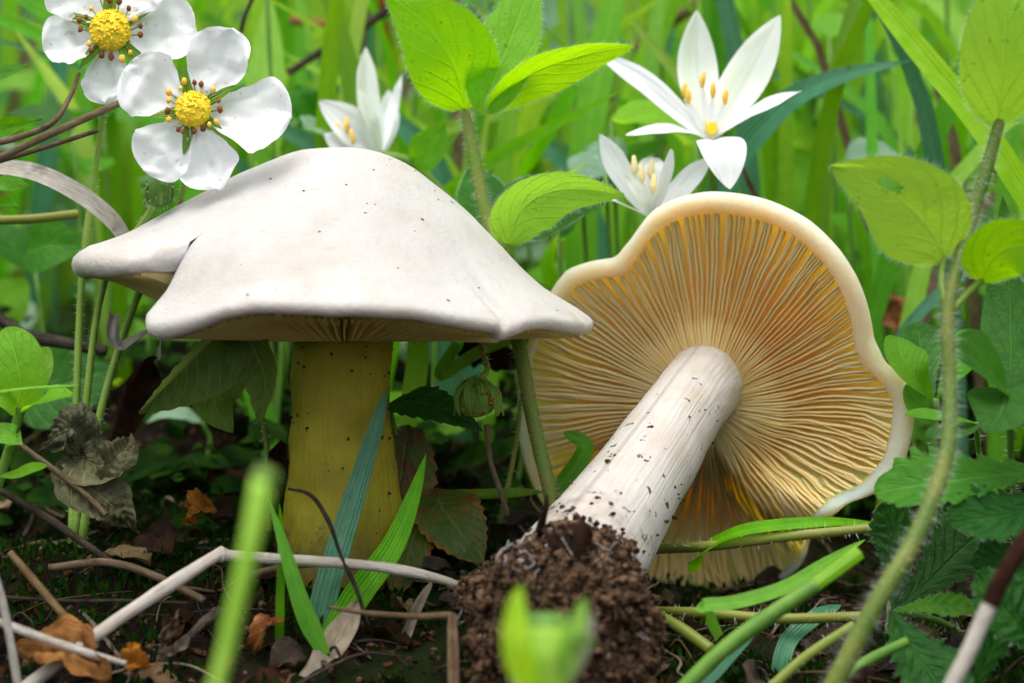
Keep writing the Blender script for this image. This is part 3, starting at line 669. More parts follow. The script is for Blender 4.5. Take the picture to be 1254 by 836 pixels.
star_flower('white star flower with green stripes standing behind the domed cap', (466, 192, 5.5), [
    (430, 158, 4.9, 391, 124, 4.6, 24, 0, (.4, -1, .4)), (449, 120, 5.6, 448, 58, 5.8, 16, 1, (.8, -1, 0)), (482, 140, 5.9, 492, 92, 6.0, 10, 0, (-.9, -1, 0)), (475, 150, 6.2, 476, 110, 6.4, 13, 0, None),
    (425, 180, 4.8, 396, 165, 4.5, 16, 0, None), (455, 150, 5.0, 439, 108, 4.9, 11, 1, (.9, -.7, 0))],
    [(425, 160, 4.7), (432, 175, 4.6), (415, 166, 4.7)], PP((505, 200, 5.6), (545, 240, 5.6), (590, 300, 5.6), (640, 480, 6), (650, 600, 6)), pist=False)

# ------------------------------------------------------------------ hairy broadleaf plants
def broad_plant(label, stem, rad, leaves, smat='gstem_r', hl=.15, group='hairy broadleaf plants'):
    T = thing('broadleaf_plant', stem[-1], label, 'plant', group)
    mb = MB(); c_, r_ = tube(mb, stem, rad, 10, 40); s = part('stem', mb, M[smat], T)
    mb = MB(); hairs_tube(mb, c_, r_, 20, hl * 1.1, .0032); part('hairs', mb, M['hair'], s, kind='stuff')
    for lf in leaves:
        kw = dict(lf[3]) if len(lf) > 3 else {}; mat = kw.pop('mat', 'broad'); pet = kw.pop('pet', None)
        mb = MB(); kw.setdefault('nu', 22); kw.setdefault('nv', 11); c2, g = sheet(mb, lf[0], lf[1], kw.pop('prof', 'ovate'), lf[2], **kw); o = part('leaf', mb, M[mat], T)
        mb = MB(); hairs_edge(mb, g); part('hairs', mb, M['hair'], o, kind='stuff')
        if pet: mb = MB(); tube(mb, pet, [.07, .06], 7, 10); part('leaf_stalk', mb, M['gstem_r'], T)
broad_plant('hairy broadleaf plant rising between the two mushrooms with cupped bright leaves', PP((568, 132, 2.2), (578, 175, 2.0), (590, 240, 1.8), (606, 305, 1.6), (634, 415, .9), (652, 510, .7), (678, 620, .4), (695, 700, .2)), [.10, .13, .13, .14, .15, .15, .16], [
    (PP((570, 134, 2.1), (556, 80, 1.3), (522, 30, .9), (470, -12, .8)), cm(58), (.25, -1, -.25), dict(fold=.12, wave=.1)),
    (PP((588, 140, 2.0), (612, 80, 1.5), (636, 20, 1.7), (655, -40, 2.0)), cm(42), (-.3, -1, -.3), dict(fold=.25, wave=.08)),
    (PP((600, 135, 2.0), (650, 90, 1.2), (710, 68, 1.0), (778, 56, 1.0)), cm(40), (.3, -.75, -1), dict(fold=.35, wave=.06)),
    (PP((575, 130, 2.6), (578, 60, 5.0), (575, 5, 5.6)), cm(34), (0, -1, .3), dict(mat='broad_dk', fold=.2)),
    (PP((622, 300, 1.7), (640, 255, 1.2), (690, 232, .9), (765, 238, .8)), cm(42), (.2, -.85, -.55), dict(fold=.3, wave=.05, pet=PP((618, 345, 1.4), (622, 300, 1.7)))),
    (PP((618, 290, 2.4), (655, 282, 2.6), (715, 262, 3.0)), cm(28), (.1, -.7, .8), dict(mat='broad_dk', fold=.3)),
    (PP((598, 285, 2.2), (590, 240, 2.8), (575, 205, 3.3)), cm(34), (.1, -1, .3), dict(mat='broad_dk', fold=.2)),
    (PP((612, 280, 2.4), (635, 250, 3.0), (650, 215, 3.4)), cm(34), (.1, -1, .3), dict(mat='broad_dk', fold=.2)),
])
broad_plant('tall hairy broadleaf plant whose stem curves past the tipped cap to the soil', PP((1224, 148, -4), (1206, 215, -4.2), (1180, 300, -4.5), (1161, 380, -5), (1163, 470, -5.4), (1158, 560, -6), (1120, 660, -6.6), (1075, 735, -7), (1015, 850, -7.2), (990, 900, -7.2)), [.10, .115, .115, .115, .125, .14, .15, .16, .16], [
    (PP((1222, 155, -4), (1228, 80, -4.6), (1232, 10, -4.8), (1236, -60, -4.6)), cm(48), (-.1, -1, -.3), dict(fold=.2, wave=.06)),
    (PP((1228, 150, -3.8), (1265, 90, -3.5), (1300, 60, -3.5)), cm(40), (-.5, -1, -.3), dict(fold=.2)),
    (PP((1160, 318, -4.4), (1130, 270, -4.8), (1085, 232, -5), (1016, 203, -5)), cm(54), (.05, -1, -.3), dict(fold=.10, wave=.05, nu=110, nv=61, hole=(.66, .58, .065, .06), pet=PP((1160, 378, -5), (1153, 345, -4.7), (1156, 315, -4.4)))),
    (PP((1200, 345, -4.6), (1220, 312, -5), (1254, 300, -5.2), (1310, 310, -5.2)), cm(38), (0, -1, -.3), dict(fold=.15, pet=PP((1164, 382, -5), (1182, 362, -4.8), (1202, 343, -4.6)))),
], 'gstem_d', .16)

# ------------------------------------------------------------------ strawberry leaves and other leafy plants on the right
def leafy(name, label, cat, base, leaves, stalk=None, sr=.07, smat='gstem', group=None, hair=True):
    T = thing(name, base, label, cat, group)
    if stalk:
        for st in (stalk if isinstance(stalk[0], list) else [stalk]):
            mb = MB(); c_, r_ = tube(mb, st, [sr, sr * .9, sr], 7, 18); s = part('stalk', mb, M[smat], T)
            if hair: mb = MB(); hairs_tube(mb, c_, r_, 2.5, .15); part('hairs', mb, M['hair'], s, kind='stuff')
    for lf in leaves:
        kw = dict(lf[3]) if len(lf) > 3 else {}; mat = kw.pop('mat', 'straw_leaf'); mb = MB(); kw.setdefault('nu', 46 if kw.get('serr') else 20); kw.setdefault('nv', 11)
        c2, g = sheet(mb, lf[0], lf[1], kw.pop('prof', 'ovate'), lf[2], **kw); o = part('leaflet', mb, M[mat], T)
        if hair and kw.get('serr'): mb = MB(); hairs_edge(mb, g, 14, .07); part('hairs', mb, M['hair'], o, kind='stuff')
    return T
SR = dict(serr=.30, teeth=8, quilt=.11, veins=8, fold=.2, prof='wedge', nu=66, nv=15)
leafy('strawberry_leaf', 'light green toothed strawberry leaf reaching across to the tipped cap rim', 'leaf', P(1300, 760, -3), [
    (PP((1300, 575, -3.0), (1220, 582, -3.6), (1140, 592, -3.8), (1070, 603, -3.6)), cm(58), (0, -.62, .85), dict(SR, mat='straw_lt')),
    (PP((1300, 600, -3.0), (1240, 628, -4.2), (1160, 640, -4.6)), cm(46), (.1, -.8, .8), dict(SR, mat='straw_leaf')),
    (PP((1300, 575, -2.8), (1290, 520, -2.6), (1240, 480, -2.6)), cm(46), (-.2, -.8, .6), dict(SR))], PP((1300, 590, -3), (1310, 680, -3), (1300, 760, -3)))
leafy('strawberry_leaf', 'dark quilted strawberry leaf spread low above the soil beside the curving stem', 'leaf', P(1150, 800, -1), [
    (PP((1094, 748, -3.2), (1098, 700, -2.8), (1095, 650, -2.6), (1080, 615, -2.6)), cm(34), (-.3, -1, .25), dict(SR)),
    (PP((1094, 748, -3.2), (1140, 708, -2.9), (1180, 670, -2.8), (1218, 640, -2.8)), cm(50), (-.1, -.85, .75), dict(SR)),
    (PP((1090, 748, -3.3), (1110, 785, -4.0), (1140, 825, -4.6), (1165, 870, -5)), cm(48), (-.1, -.8, .9), dict(SR, fold=.25)),
    (PP((1096, 748, -3.2), (1140, 742, -3.6), (1200, 745, -3.8)), cm(20), (0, -.6, .8), dict(SR, mat='straw_lt', serr=.08))], PP((1094, 748, -3.2), (1150, 760, -2.5), (1200, 790, -1.6)))
leafy('strawberry_leaf', 'deep green toothed leaf leaning by the pale broken stick', 'leaf', P(1300, 850, -5), [
    (PP((1190, 850, -4.6), (1215, 790, -4.8), (1240, 740, -5), (1262, 700, -5)), cm(40), (-.3, -.9, .6), dict(SR)),
    (PP((1300, 850, -5), (1260, 780, -5.2), (1230, 745, -5.3), (1195, 700, -5.2)), cm(44), (.2, -.9, .5), dict(SR)),
    (PP((1290, 720, -4.2), (1240, 690, -4.2), (1190, 690, -4.2)), cm(34), (0, -.8, .8), dict(SR))], PP((1250, 850, -4.6), (1290, 870, -4.8), (1310, 880, -5)))
leafy('broad_leaf', 'large dark green smooth leaf standing behind the tall hairy stem', 'leaf', P(1240, 700, -1), [
    (PP((1236, 480, -3.0), (1238, 420, -2.6), (1236, 350, -2.2), (1228, 240, -2)), cm(34), (-.4, -1, .1), dict(mat='broad_dk', fold=.2)),
    (PP((1233, 478, -3.4), (1205, 450, -3.8), (1180, 432, -4.0), (1158, 425, -4)), cm(40), (.3, -.8, .8), dict(mat='broad_dk', fold=.3)),
    (PP((1233, 478, -3.4), (1225, 505, -4.4), (1205, 530, -4.8)), cm(40), (0, -.7, 1), dict(mat='broad_dk', fold=.2)),
    (PP((1236, 478, -3.4), (1270, 500, -4.0), (1310, 520, -4.2)), cm(44), (-.2, -.7, .9), dict(mat='broad_dk', fold=.2))], PP((1235, 480, -3.2), (1238, 560, -2.4), (1242, 640, -1.6), (1240, 720, -1)))
leafy('clover_plant', 'small clover with cupped rounded leaflets beside the tipped cap edge', 'plant', P(1142, 640, 1), [
    (PP((1144, 492, .6), (1122, 462, .2), (1104, 435, .4), (1098, 412, .8)), cm(28), (.3, -1, .3), dict(mat='straw_lt', prof='obov', fold=.35)),
    (PP((1145, 490, .7), (1130, 450, 1.2), (1126, 415, 1.5), (1124, 394, 1.6)), cm(30), (.1, -1, .2), dict(mat='broad_dk', prof='obov', fold=.3)),
    (PP((1146, 490, .6), (1168, 455, .6), (1186, 425, .8), (1205, 412, 1)), cm(24), (-.2, -.9, .5), dict(mat='straw_lt', prof='obov', fold=.3)),
    (PP((1142, 520, .6), (1125, 500, .4), (1110, 470, .5)), cm(16), (.2, -1, .2), dict(mat='straw_lt', prof='obov', fold=.3))], PP((1145, 488, .6), (1143, 560, .8), (1142, 645, 1.0)), .09)
leafy('clover_leaf', 'pale edged small leaf lying flat against the cap rim', 'leaf', P(1190, 640, -.5), [
    (PP((1195, 518, -1.5), (1150, 512, -2), (1108, 508, -2.2)), cm(22), (0, -.35, 1), dict(mat='straw_lt', prof='oval', fold=.2)),
    (PP((1195, 518, -1.5), (1165, 530, -2.4), (1135, 535, -2.8)), cm(20), (0, -.5, 1), dict(mat='broad_dk', prof='oval', fold=.2))], PP((1195, 518, -1.5), (1200, 580, -1), (1190, 650, -.5)), .06)

# ------------------------------------------------------------------ left: wilted leaves and seedling
leafy('wilted_leaf', 'drooping folded green leaf with pleated veins hanging below the domed cap', 'leaf', P(330, 640, .6), [
    (PP((290, 392, -1.2), (255, 420, -1.6), (215, 460, -1.7), (170, 506, -1.6)), cm(42), (.5, -.75, -.55), dict(mat='wither_g', fold=.9, quilt=.10, veins=11, nu=70, nv=13)),
    (PP((292, 392, -1.2), (310, 425, -1.5), (325, 465, -1.4), (318, 520, -1.2)), cm(30), (-.4, -1, .1), dict(mat='wither_g', fold=.7, quilt=.10, veins=9, nu=60, nv=13)),
    (PP((290, 395, -1.0), (275, 440, -.7), (262, 490, -.6), (285, 530, -.4)), cm(36), (.1, -1, .1), dict(mat='wither_g', fold=.3, quilt=.05, veins=9, nu=34))], PP((290, 394, -1.1), (287, 380, -.2), (300, 420, .8), (326, 540, 1.0), (330, 650, .6)), .06, 'gstem_y')
leafy('wilted_leaf', 'shrivelled grey brown leaf with tight pleats crumpled on the soil', 'leaf', P(112, 600, -1), [
    (PP((110, 560, -1.2), (95, 530, -1.7), (75, 525, -1.8), (46, 552, -1.6)), cm(30), (0, -1, .5), dict(mat='wither', fold=-.5, quilt=.17, veins=12, nu=72, nv=13, wave=.32, rag=.3)),
    (PP((100, 560, -1.2), (125, 570, -1.8), (150, 555, -1.8), (160, 530, -1.6)), cm(28), (0, -1, .3), dict(mat='wither', fold=.6, quilt=.17, veins=12, nu=72, nv=13, wave=.32, rag=.3)),
    (PP((95, 560, -1.2), (110, 595, -1.9), (140, 620, -1.9), (165, 645, -1.7)), cm(32), (-.2, -1, .4), dict(mat='wither', fold=.5, quilt=.17, veins=12, nu=72, nv=13, wave=.32, rag=.3))], PP((104, 560, -1.1), (108, 580, -.8), (112, 620, -.8)), .05, 'straw_br', hair=False)
mb = MB(); sheet(mb, PP((190, 440, .4), (176, 470, 0), (160, 505, -.3), (135, 560, -.4)), cm(20), 'oval', (.4, -1, .2), .6, 20, 9, wave=.2, rag=.3)
solo('dead_leaf', mb, M['brown'], 'rolled brown dead leaf standing among the flower stalks', 'leaf')
mb = MB(); sheet(mb, PP((140, 385, .2), (138, 410, -.2), (150, 425, -.2), (180, 410, 0), (196, 405, .3), (190, 440, .6)), cm(9), 'strap', (.3, -1, .4), .4, 24, 5, wave=.15, twist=1.5)
solo('dead_leaf', mb, M['straw'], 'curled papery pale leaf scrap caught on the flower stalks', 'leaf')
leafy('seedling', 'small seedling with smooth rounded green leaves at the soil edge', 'plant', P(0, 590, -2), [
    (PP((24, 498, -2.6), (26, 470, -3), (18, 430, -3.0), (8, 400, -2.8)), cm(31), (.1, -1, .2), dict(mat='broad', prof='oval', fold=.15)),
    (PP((30, 495, -2.6), (45, 465, -2.6), (52, 440, -2.4), (60, 425, -2.3)), cm(14), (.5, -1, .2), dict(mat='broad', prof='oval', fold=.2)),
    (PP((28, 505, -2.6), (48, 490, -3.2), (70, 482, -3.3), (90, 482, -3.2)), cm(18), (0, -.6, 1), dict(mat='broad', prof='oval', fold=.15)),
    (PP((20, 505, -2.6), (5, 485, -3), (-30, 475, -3.2)), cm(18), (0, -.8, .6), dict(mat='broad', prof='oval', fold=.15)),
    (PP((8, 545, -2.6), (20, 535, -3), (-10, 530, -3), (-30, 540, -3)), cm(14), (0, -.8, .6), dict(mat='broad', prof='oval', fold=.15)),
    (PP((0, 582, -2.8), (20, 580, -3.1), (40, 573, -3.2), (58, 570, -3.2)), cm(9), (0, -.8, .8), dict(mat='broad', prof='oval', fold=.15))], PP((26, 500, -2.6), (14, 540, -2.5), (-4, 600, -2.3)), .1, hair=False)
# between the mushrooms
leafy('strawberry_leaf', 'dark toothed leaf reaching out from behind the yellowish stem', 'leaf', P(505, 640, .6), [
    (PP((476, 495, .3), (505, 492, -.3), (545, 503, -.6), (592, 528, -.6)), cm(34), (.1, -.75, .75), dict(mat='straw_leaf', serr=.18, teeth=10, fold=.12, quilt=.05, prof='ovate', nu=60, nv=13))], PP((476, 496, .3), (490, 560, .8), (505, 650, .6)))
for pts, wd, lab in (
    (PP((530, 600, .2), (545, 625, -.5), (570, 660, -.9), (592, 690, -1.0)), 44, 'turning green leaf with orange toothed edge leaning between the mushrooms'),
    (PP((500, 520, .8), (492, 580, .3), (478, 640, 0), (470, 690, -.1)), 46, 'brownish leaf pressed against the yellowish stem behind the grass blade'),
    (PP((520, 625, -.2), (505, 660, -.9), (492, 700, -1.2), (480, 735, -1.3)), 28, 'hanging olive brown leaf tip below the orange edged leaf')):
    mb = MB(); sheet(mb, pts, cm(wd), 'ovate', (.2, -1, .25), .15, 46, 11, serr=.13, teeth=11, quilt=.03, veins=8, wave=.08); solo('turning_leaf', mb, M['autumn'], lab, 'leaf', pts[-1])

# ------------------------------------------------------------------ single blades, stalks and sticks placed by hand
def blade1(pts, wd, mat, label, facing=(0, -1, .2), name='grass_leaf', cat='grass', prof='grass', fold=.25, base=None, nu=26, **k):
    mb = MB(); sheet(mb, pts, cm(wd), prof, facing, fold, nu, 5, **k); return solo(name, mb, M[mat], label, cat, base if base is not None else pts[0])
def stick(pts, rad, mat, label, name='dry_stalk', cat='stalk', seg=8, n=40, wob=.2, hair=None, group=None):
    mb = MB(); c_, r_ = tube(mb, pts, rad, seg, n, wob)
    low = min(pts, key=lambda q: q[2])
    o = solo(name, mb, M[mat], label, cat, low, group)
    if hair: mb = MB(); hairs_tube(mb, c_, r_, *hair); part('hairs', mb, M['hair'], o, kind='stuff')
    return o
blade1(PP((398, 800, -3.6), (372, 740, -3.8), (350, 670, -3.8), (329, 608, -3.6)), 15, 'blade', 'short green grass blade beside the blurred shoot', (-.5, -1, .1), twist=.4)
blade1(PP((342, 810, -3.3), (344, 740, -3.3), (345, 650, -3.2), (342, 615, -3.2)), 7, 'blade', 'slim green grass shoot with a swollen joint', (-.6, -1, 0))
blade1(PP((384, 800, -2.6), (402, 720, -2.4), (432, 620, -2.0), (462, 520, -1.7), (474, 474, -1.5)), 18, 'blade_blue', 'blue green grass blade crossing the yellowish stem', (-.4, -1, .1))
T_ = thing('grass_leaf', P(365, 850, -3.9), 'grass blade turning from green to straw coloured at its withered base', 'grass')
mb = MB(); sheet(mb, PP((395, 790, -3.2), (440, 725, -2.9), (480, 670, -2.6), (505, 610, -2.2), (522, 555, -1.8)), cm(17), 'grass', (.2, -1, .4), .2, 26, 5); part('green_part', mb, M['blade'], T_)
mb = MB(); sheet(mb, PP((365, 850, -3.95), (390, 812, -3.65), (420, 770, -3.3), (437, 735, -3.1)), cm(14), 'strap', (.2, -1, .5), .25, 22, 5, wave=.08, rag=.3); part('withered_base', mb, M['tan'], T_)
blade1(PP((474, 836, -3), (492, 790, -3), (510, 745, -2.8), (530, 710, -2.2)), 6, 'tan', 'narrow pale dry strip hooked under the bent straw', (.3, -1, .4), name='dry_grass_strip', prof='strap', fold=.3, wave=.1)
T_ = thing('grass_shoot', V(-4.5, -17, gz(-4.5, -17)), 'blurred cut grass shoot standing in front of the domed mushroom', 'grass')
mb = MB(); tube(mb, [V(-4.6, -17, gz(-4.6, -17) - .2)] + PP((262, 850, -17), (283, 765, -17), (303, 680, -17), (323, 590, -16.9)), [.09, .09, .10, .11, .15], 10, 30); part('shoot', mb, M['shoot'], T_)
mb = MB(); tube(mb, PP((322, 596, -16.9), (326, 578, -16.9), (328, 572, -16.9)), [.152, .145, .09], 10, 6); part('cut_tip', mb, M['sepal'], T_)
stick(PP((10, 858, -5.0), (130, 768, -4.6), (235, 699, -4.0), (262, 682, -3.8), (270, 679, -3.72), (282, 680, -3.66), (320, 683, -3.5), (400, 688, -3.3), (470, 694, -3.2), (545, 710, -3.2), (586, 728, -3.0)), [.13, .115, .12, .105, .10, .145, .095, .10, .105, .09, .10, .07, .05], 'straw', 'long bent straw lying across the litter in front of the yellowish stem', 'bent_straw', 'straw', wob=.16, n=120, seg=12)
stick(PP((300, 705, -3.2), (340, 695, -3.0), (390, 690, -2.8), (440, 695, -2.6)), [.06, .06, .05], 'straw_br', 'thin brown straw lying just below the bent straw')
stick(PP((402, 743, -4.2), (450, 750, -4.4), (510, 754, -4.5), (552, 754, -4.6), (554, 770, -5.4), (556, 850, -6.2)), [.04, .05, .06, .08, .1, .1], 'straw_br', 'thin twig bent sharply downward beside the soil clod', 'twig', 'twig', n=60)
stick(PP((353, 598, -2.8), (380, 606, -3.0), (402, 636, -3.2), (416, 676, -3.3), (436, 720, -3.4), (452, 765, -3.5)), [.025, .035, .05, .03, .04, .02], 'twig', 'wiry dark rootlet curling in front of the yellowish stem', 'rootlet', 'twig', wob=.4, n=60)
stick(PP((12, 676, -4), (50, 720, -4.2), (85, 760, -4.3), (118, 795, -4.3)), [.06, .07, .08, .09], 'straw_br', 'brown stalk slanting down toward the bent straw')
stick(PP((-10, 690, -6), (4, 740, -6), (14, 790, -6), (24, 850, -6)), [.07, .07, .07], 'straw', 'pale upright straw at the edge of the litter')
stick(PP((-10, 758, -5), (50, 780, -5), (110, 800, -5), (155, 812, -5)), [.07, .08, .08, .05], 'straw', 'pale straw lying flat over orange leaves')
stick(PP((20, 540, -2), (60, 570, -2.1), (105, 605, -2.2), (130, 630, -2.3)), [.05, .06, .05], 'straw_br', 'thin stalk running under the shrivelled leaf')
stick(PP((0, 600, -2.5), (60, 635, -2.6), (110, 670, -2.6), (140, 690, -2.6)), [.06, .08, .06], 'twig', 'dark twig slanting under the seedling', 'twig', 'twig')
stick(PP((-10, 385, 3), (30, 410, 3), (80, 420, 3), (130, 430, 3)), [.13, .14, .12], 'twig', 'thick dark twig behind the flower stalks', 'twig', 'twig')
stick(PP((0, 730, -3.5), (80, 735, -3.5), (150, 735, -3.5), (230, 738, -3.5)), [.03, .035, .03], 'twig', 'thin straight dark stem lying across the soil', 'twig', 'twig')
stick(PP((60, 695, -3), (130, 688, -3), (190, 705, -3.1), (250, 735, -3.2)), [.07, .08, .07], 'straw_br', 'arched brown stalk half hidden behind the bent straw')
stick(PP((0, 480, -3.5), (40, 475, -3.6), (95, 472, -3.6)), [.035, .03, .02], 'blade_light', 'thin green grass needle with a brown tip across the seedling', 'grass_leaf', 'grass', wob=0)
# right foreground
stick(PP((830, 850, -6), (880, 800, -6.0), (940, 755, -6), (1000, 715, -6)), [.14, .14, .14, .13], 'gstem', 'thick cut green stem slanting in front of the tipped cap', 'cut_stem', 'stem', wob=.05)
stick(PP((995, 718, -6), (1020, 700, -5.9), (1052, 676, -5.8)), [.12, .12, .13], 'blade_light', 'bright green snapped grass piece crossing the cut stem', 'cut_stem', 'stem', wob=.05)
blade1(PP((880, 780, -4), (866, 752, -4.2), (862, 742, -4.4), (900, 738, -4.4), (960, 720, -4.2), (1010, 690, -3.6), (1060, 660, -3)), 9, 'blade', 'green grass blade folded back sharply below the tipped cap', (0, -.8, .7), prof='strap', nu=50)
blade1(PP((850, 850, -4.6), (890, 805, -4.4), (925, 765, -4.2), (950, 742, -4)), 9, 'blade_blue', 'dark grass blade beside the cut stem', (-.3, -1, .4), prof='strap')
blade1(PP((955, 850, -3.4), (958, 810, -3.3), (970, 780, -3.0), (1000, 755, -2.6), (1030, 740, -2)), 11, 'blade_blue', 'curved bluish grass blade on the bare soil below the cap', (-.5, -1, .3), prof='strap')
blade1(PP((850, 700, -.5), (856, 680, -1), (880, 662, -1.4), (920, 648, -1.8), (1000, 640, -2), (1075, 640, -1.6)), 10, 'blade', 'green grass blade arching over the fold in the tipped cap', (0, -.7, .8), prof='strap', nu=40)
stick(PP((800, 672, .2), (870, 668, -1.2), (960, 657, -2.0), (1080, 645, -2.2)), [.1, .1, .1, .09], 'gstem_y', 'hairy olive runner lying across the shaded lower gills', 'runner', 'stem', wob=0, hair=(4, .12))
stick(PP((780, 748, -.8), (860, 750, -2.4), (950, 757, -3.0), (1060, 754, -3.2)), [.1, .1, .1, .09], 'gstem_y', 'hairy green runner resting at the foot of the tipped cap', 'runner', 'stem', wob=0, hair=(4, .12))
stick(PP((935, 850, -5), (985, 805, -4.6), (1045, 765, -4.2)), [.1, .1, .09], 'gstem_y', 'olive stalk slanting over the bare soil', 'runner', 'stem', wob=0, hair=(2, .1))
stick(PP((1010, 850, -5.5), (1060, 810, -5), (1110, 785, -4.6)), [.1, .1, .09], 'gstem', 'green stalk leading under the quilted strawberry leaf', 'runner', 'stem', wob=0)
stick(PP((805, 752, -2), (835, 770, -2.4), (870, 795, -2.8)), [.1, .12, .12], 'gstem_y', 'short stubby cut stalk beside the soil clod', 'cut_stem', 'stem', wob=0)
T_ = thing('stick', P(1160, 850, -9), 'blurred broken stick, pale below and dark barked above, beside the curving stem', 'stick')
mb = MB(); tube(mb, PP((1130, 930, -9), (1160, 850, -9), (1185, 800, -9), (1205, 755, -9), (1214, 735, -9)), [.11, .12, .12, .12], 10, 20, .1); part('bare_wood', mb, M['straw'], T_)
mb = MB(); tube(mb, PP((1212, 740, -9), (1228, 705, -9), (1273, 637, -9)), [.13, .15, .15], 10, 20, .2); part('bark', mb, M['brown'], T_)
#, (1185, 800, -9), (1205, 755, -9), (1225, 710, -9), (1270, 640, -9)), [.12, .12, .12, .13, .13], 'straw', 'blurred pale broken stick with a dark upper half', 'stick', 'stick')
blade1(PP((540, 605, 1.2), (580, 606, .8), (620, 604, .6), (665, 602, .8)), 8, 'blade', 'dark grass blade lying level between the mushrooms', (0, -.8, .7), prof='strap')
blade1(PP((680, 600, .6), (705, 570, .8), (715, 545, 1.0), (690, 528, 1.2)), 12, 'blade', 'dark grass blade bent over in front of the shaded gills', (.5, -1, .2), prof='strap')
stick(PP((596, 520, .8), (600, 560, .6), (612, 600, .3), (622, 630, .2)), [.06, .05, .05], 'straw_br', 'thin pale stalk under the nodding faded flower')
# upper left dry stalks
stick(PP((-10, 198, -1.6), (60, 165, -1.8), (120, 138, -1.6), (168, 116, -1.0)), [.07, .075, .07, .06], 'straw_br', 'pinkish dry straw running behind the strawberry flowers', wob=.05)
stick(PP((-10, 200, -1.4), (50, 182, -1.4), (120, 160, -1.0)), [.05, .05, .04], 'straw_br', 'second thinner dry straw beside the pinkish one', wob=.05)
stick(PP((97, 90, -.8), (85, 120, -1), (62, 152, -1.2), (10, 172, -1.2), (-20, 175, -1.2)), [.04, .05, .06, .06], 'straw_br', 'curved brown stalk below the strawberry flower petals', wob=.1)
blade1(PP((-20, 205, .5), (40, 212, .3), (95, 238, .3), (140, 275, .5), (165, 320, 1)), 13, 'straw', 'broad grey dry grass blade arching behind the domed cap edge', (.3, -1, .6), name='dry_grass_strip', prof='strap', fold=.3)
stick(PP((295, 40, 6), (300, 20, 6), (318, -20, 6.2)), [.05, .05, .05], 'twig', 'thin dark stem behind the strawberry flower', 'twig', 'twig')
stick(PP((-20, 270, 2), (40, 268, 2), (95, 262, 2.4)), [.1, .1, .1], 'gstem_y', 'level pale green stalk behind the dry grass blade', 'runner', 'stem', wob=0)
stick(PP((352, 90, 9), (395, 62, 9), (430, 42, 9), (480, 8, 9), (500, -20, 9)), [.09, .1, .1, .1], 'twig', 'dark slanting twig behind the white star flower with stripes', 'twig', 'twig')
stick(PP((425, 130, 11), (437, 80, 11), (446, 30, 11), (452, -20, 11)), [.12, .11, .1], 'straw_br', 'upright brown dry stem behind the dark slanting twig')
stick(PP((465, -20, 12), (472, 40, 12), (485, 100, 12)), [.1, .1, .1], 'orange', 'upright rusty stem in the grass behind')
stick(PP((355, 25, 14), (400, 32, 14), (432, 42, 14)), [.12, .13, .1], 'orange', 'short rusty stem lying level in the grass behind')
stick(PP((780, 62, 12), (812, 35, 12), (850, 8, 12), (880, -20, 12)), [.16, .16, .14], 'straw_br', 'thick dry stem slanting behind the open star flower')
# wide background blades seen clearly
blade1(PP((705, 700, 9), (712, 400, 8.5), (716, 200, 8), (740, 60, 8), (765, -80, 8)), 24, 'blade', 'broad upright grass blade between the broadleaf plant and the star flowers', (-.2, -1, .1), prof='strap')
blade1(PP((735, 600, 11), (745, 300, 11), (775, 120, 11), (850, -60, 11)), 22, 'blade_light', 'light broad grass blade leaning behind the open star flower', (.3, -1, .1), prof='strap')
blade1(PP((800, 560, 7.5), (880, 250, 7), (945, 145, 6.2), (1020, 98, 5.4), (1118, 74, 5)), 26, 'blade_blue', 'arching grey green blade sweeping past the open star flower', (-.3, -1, .35), fold=.3, nu=40)
blade1(PP((1310, 330, 3), (1210, 170, 3), (1130, 70, 3.4), (1040, -40, 4)), 17, 'blade_light', 'long bright grass blade slanting across behind the hairy stem', (-.3, -1, .5), prof='strap', fold=.5)
blade1(PP((1060, 600, 8), (1075, 400, 8), (1068, 200, 8), (1062, -30, 8)), 10, 'blade', 'narrow upright dark blade behind the holed leaf', (.2, -1, 0), prof='strap')
blade1(PP((1085, 440, 5), (1130, 380, 5), (1200, 320, 5), (1280, 280, 5)), 9, 'blade_blue', 'bluish slanting blade beside the small clover', (0, -.8, .6), prof='strap')
blade1(PP((1060, 420, 6), (1110, 250, 6), (1160, 130, 6), (1230, -30, 6)), 17, 'blade', 'dark blade crossing behind the long bright grass blade', (.2, -1, 0), prof='strap')
blade1(PP((500, 520, 3), (508, 470, 3), (512, 430, 3), (510, 360, 3.4)), 15, 'blade_light', 'light green blade rising behind the yellowish stem', (0, -1, .1), prof='strap')
blade1(PP((620, 230, 10), (660, 180, 9), (700, 110, 9), (730, 50, 9.4)), 11, 'blade', 'green blade leaning behind the cupped leaves', (.3, -1, 0), prof='strap')
blade1(PP((560, 420, 3), (540, 460, 2.5), (590, 430, 2.2), (660, 405, 2)), 9, 'blade', 'grass blade bent low behind the nodding flower', (0, -.9, .5), prof='strap')
blade1(PP((330, 300, 10), (325, 140, 9), (328, 60, 9), (330, -10, 9)), 30, 'blade_light', 'broad toothed upright leaf behind the strawberry flower', (.1, -1, 0), prof='ovate', name='broad_leaf', cat='leaf')
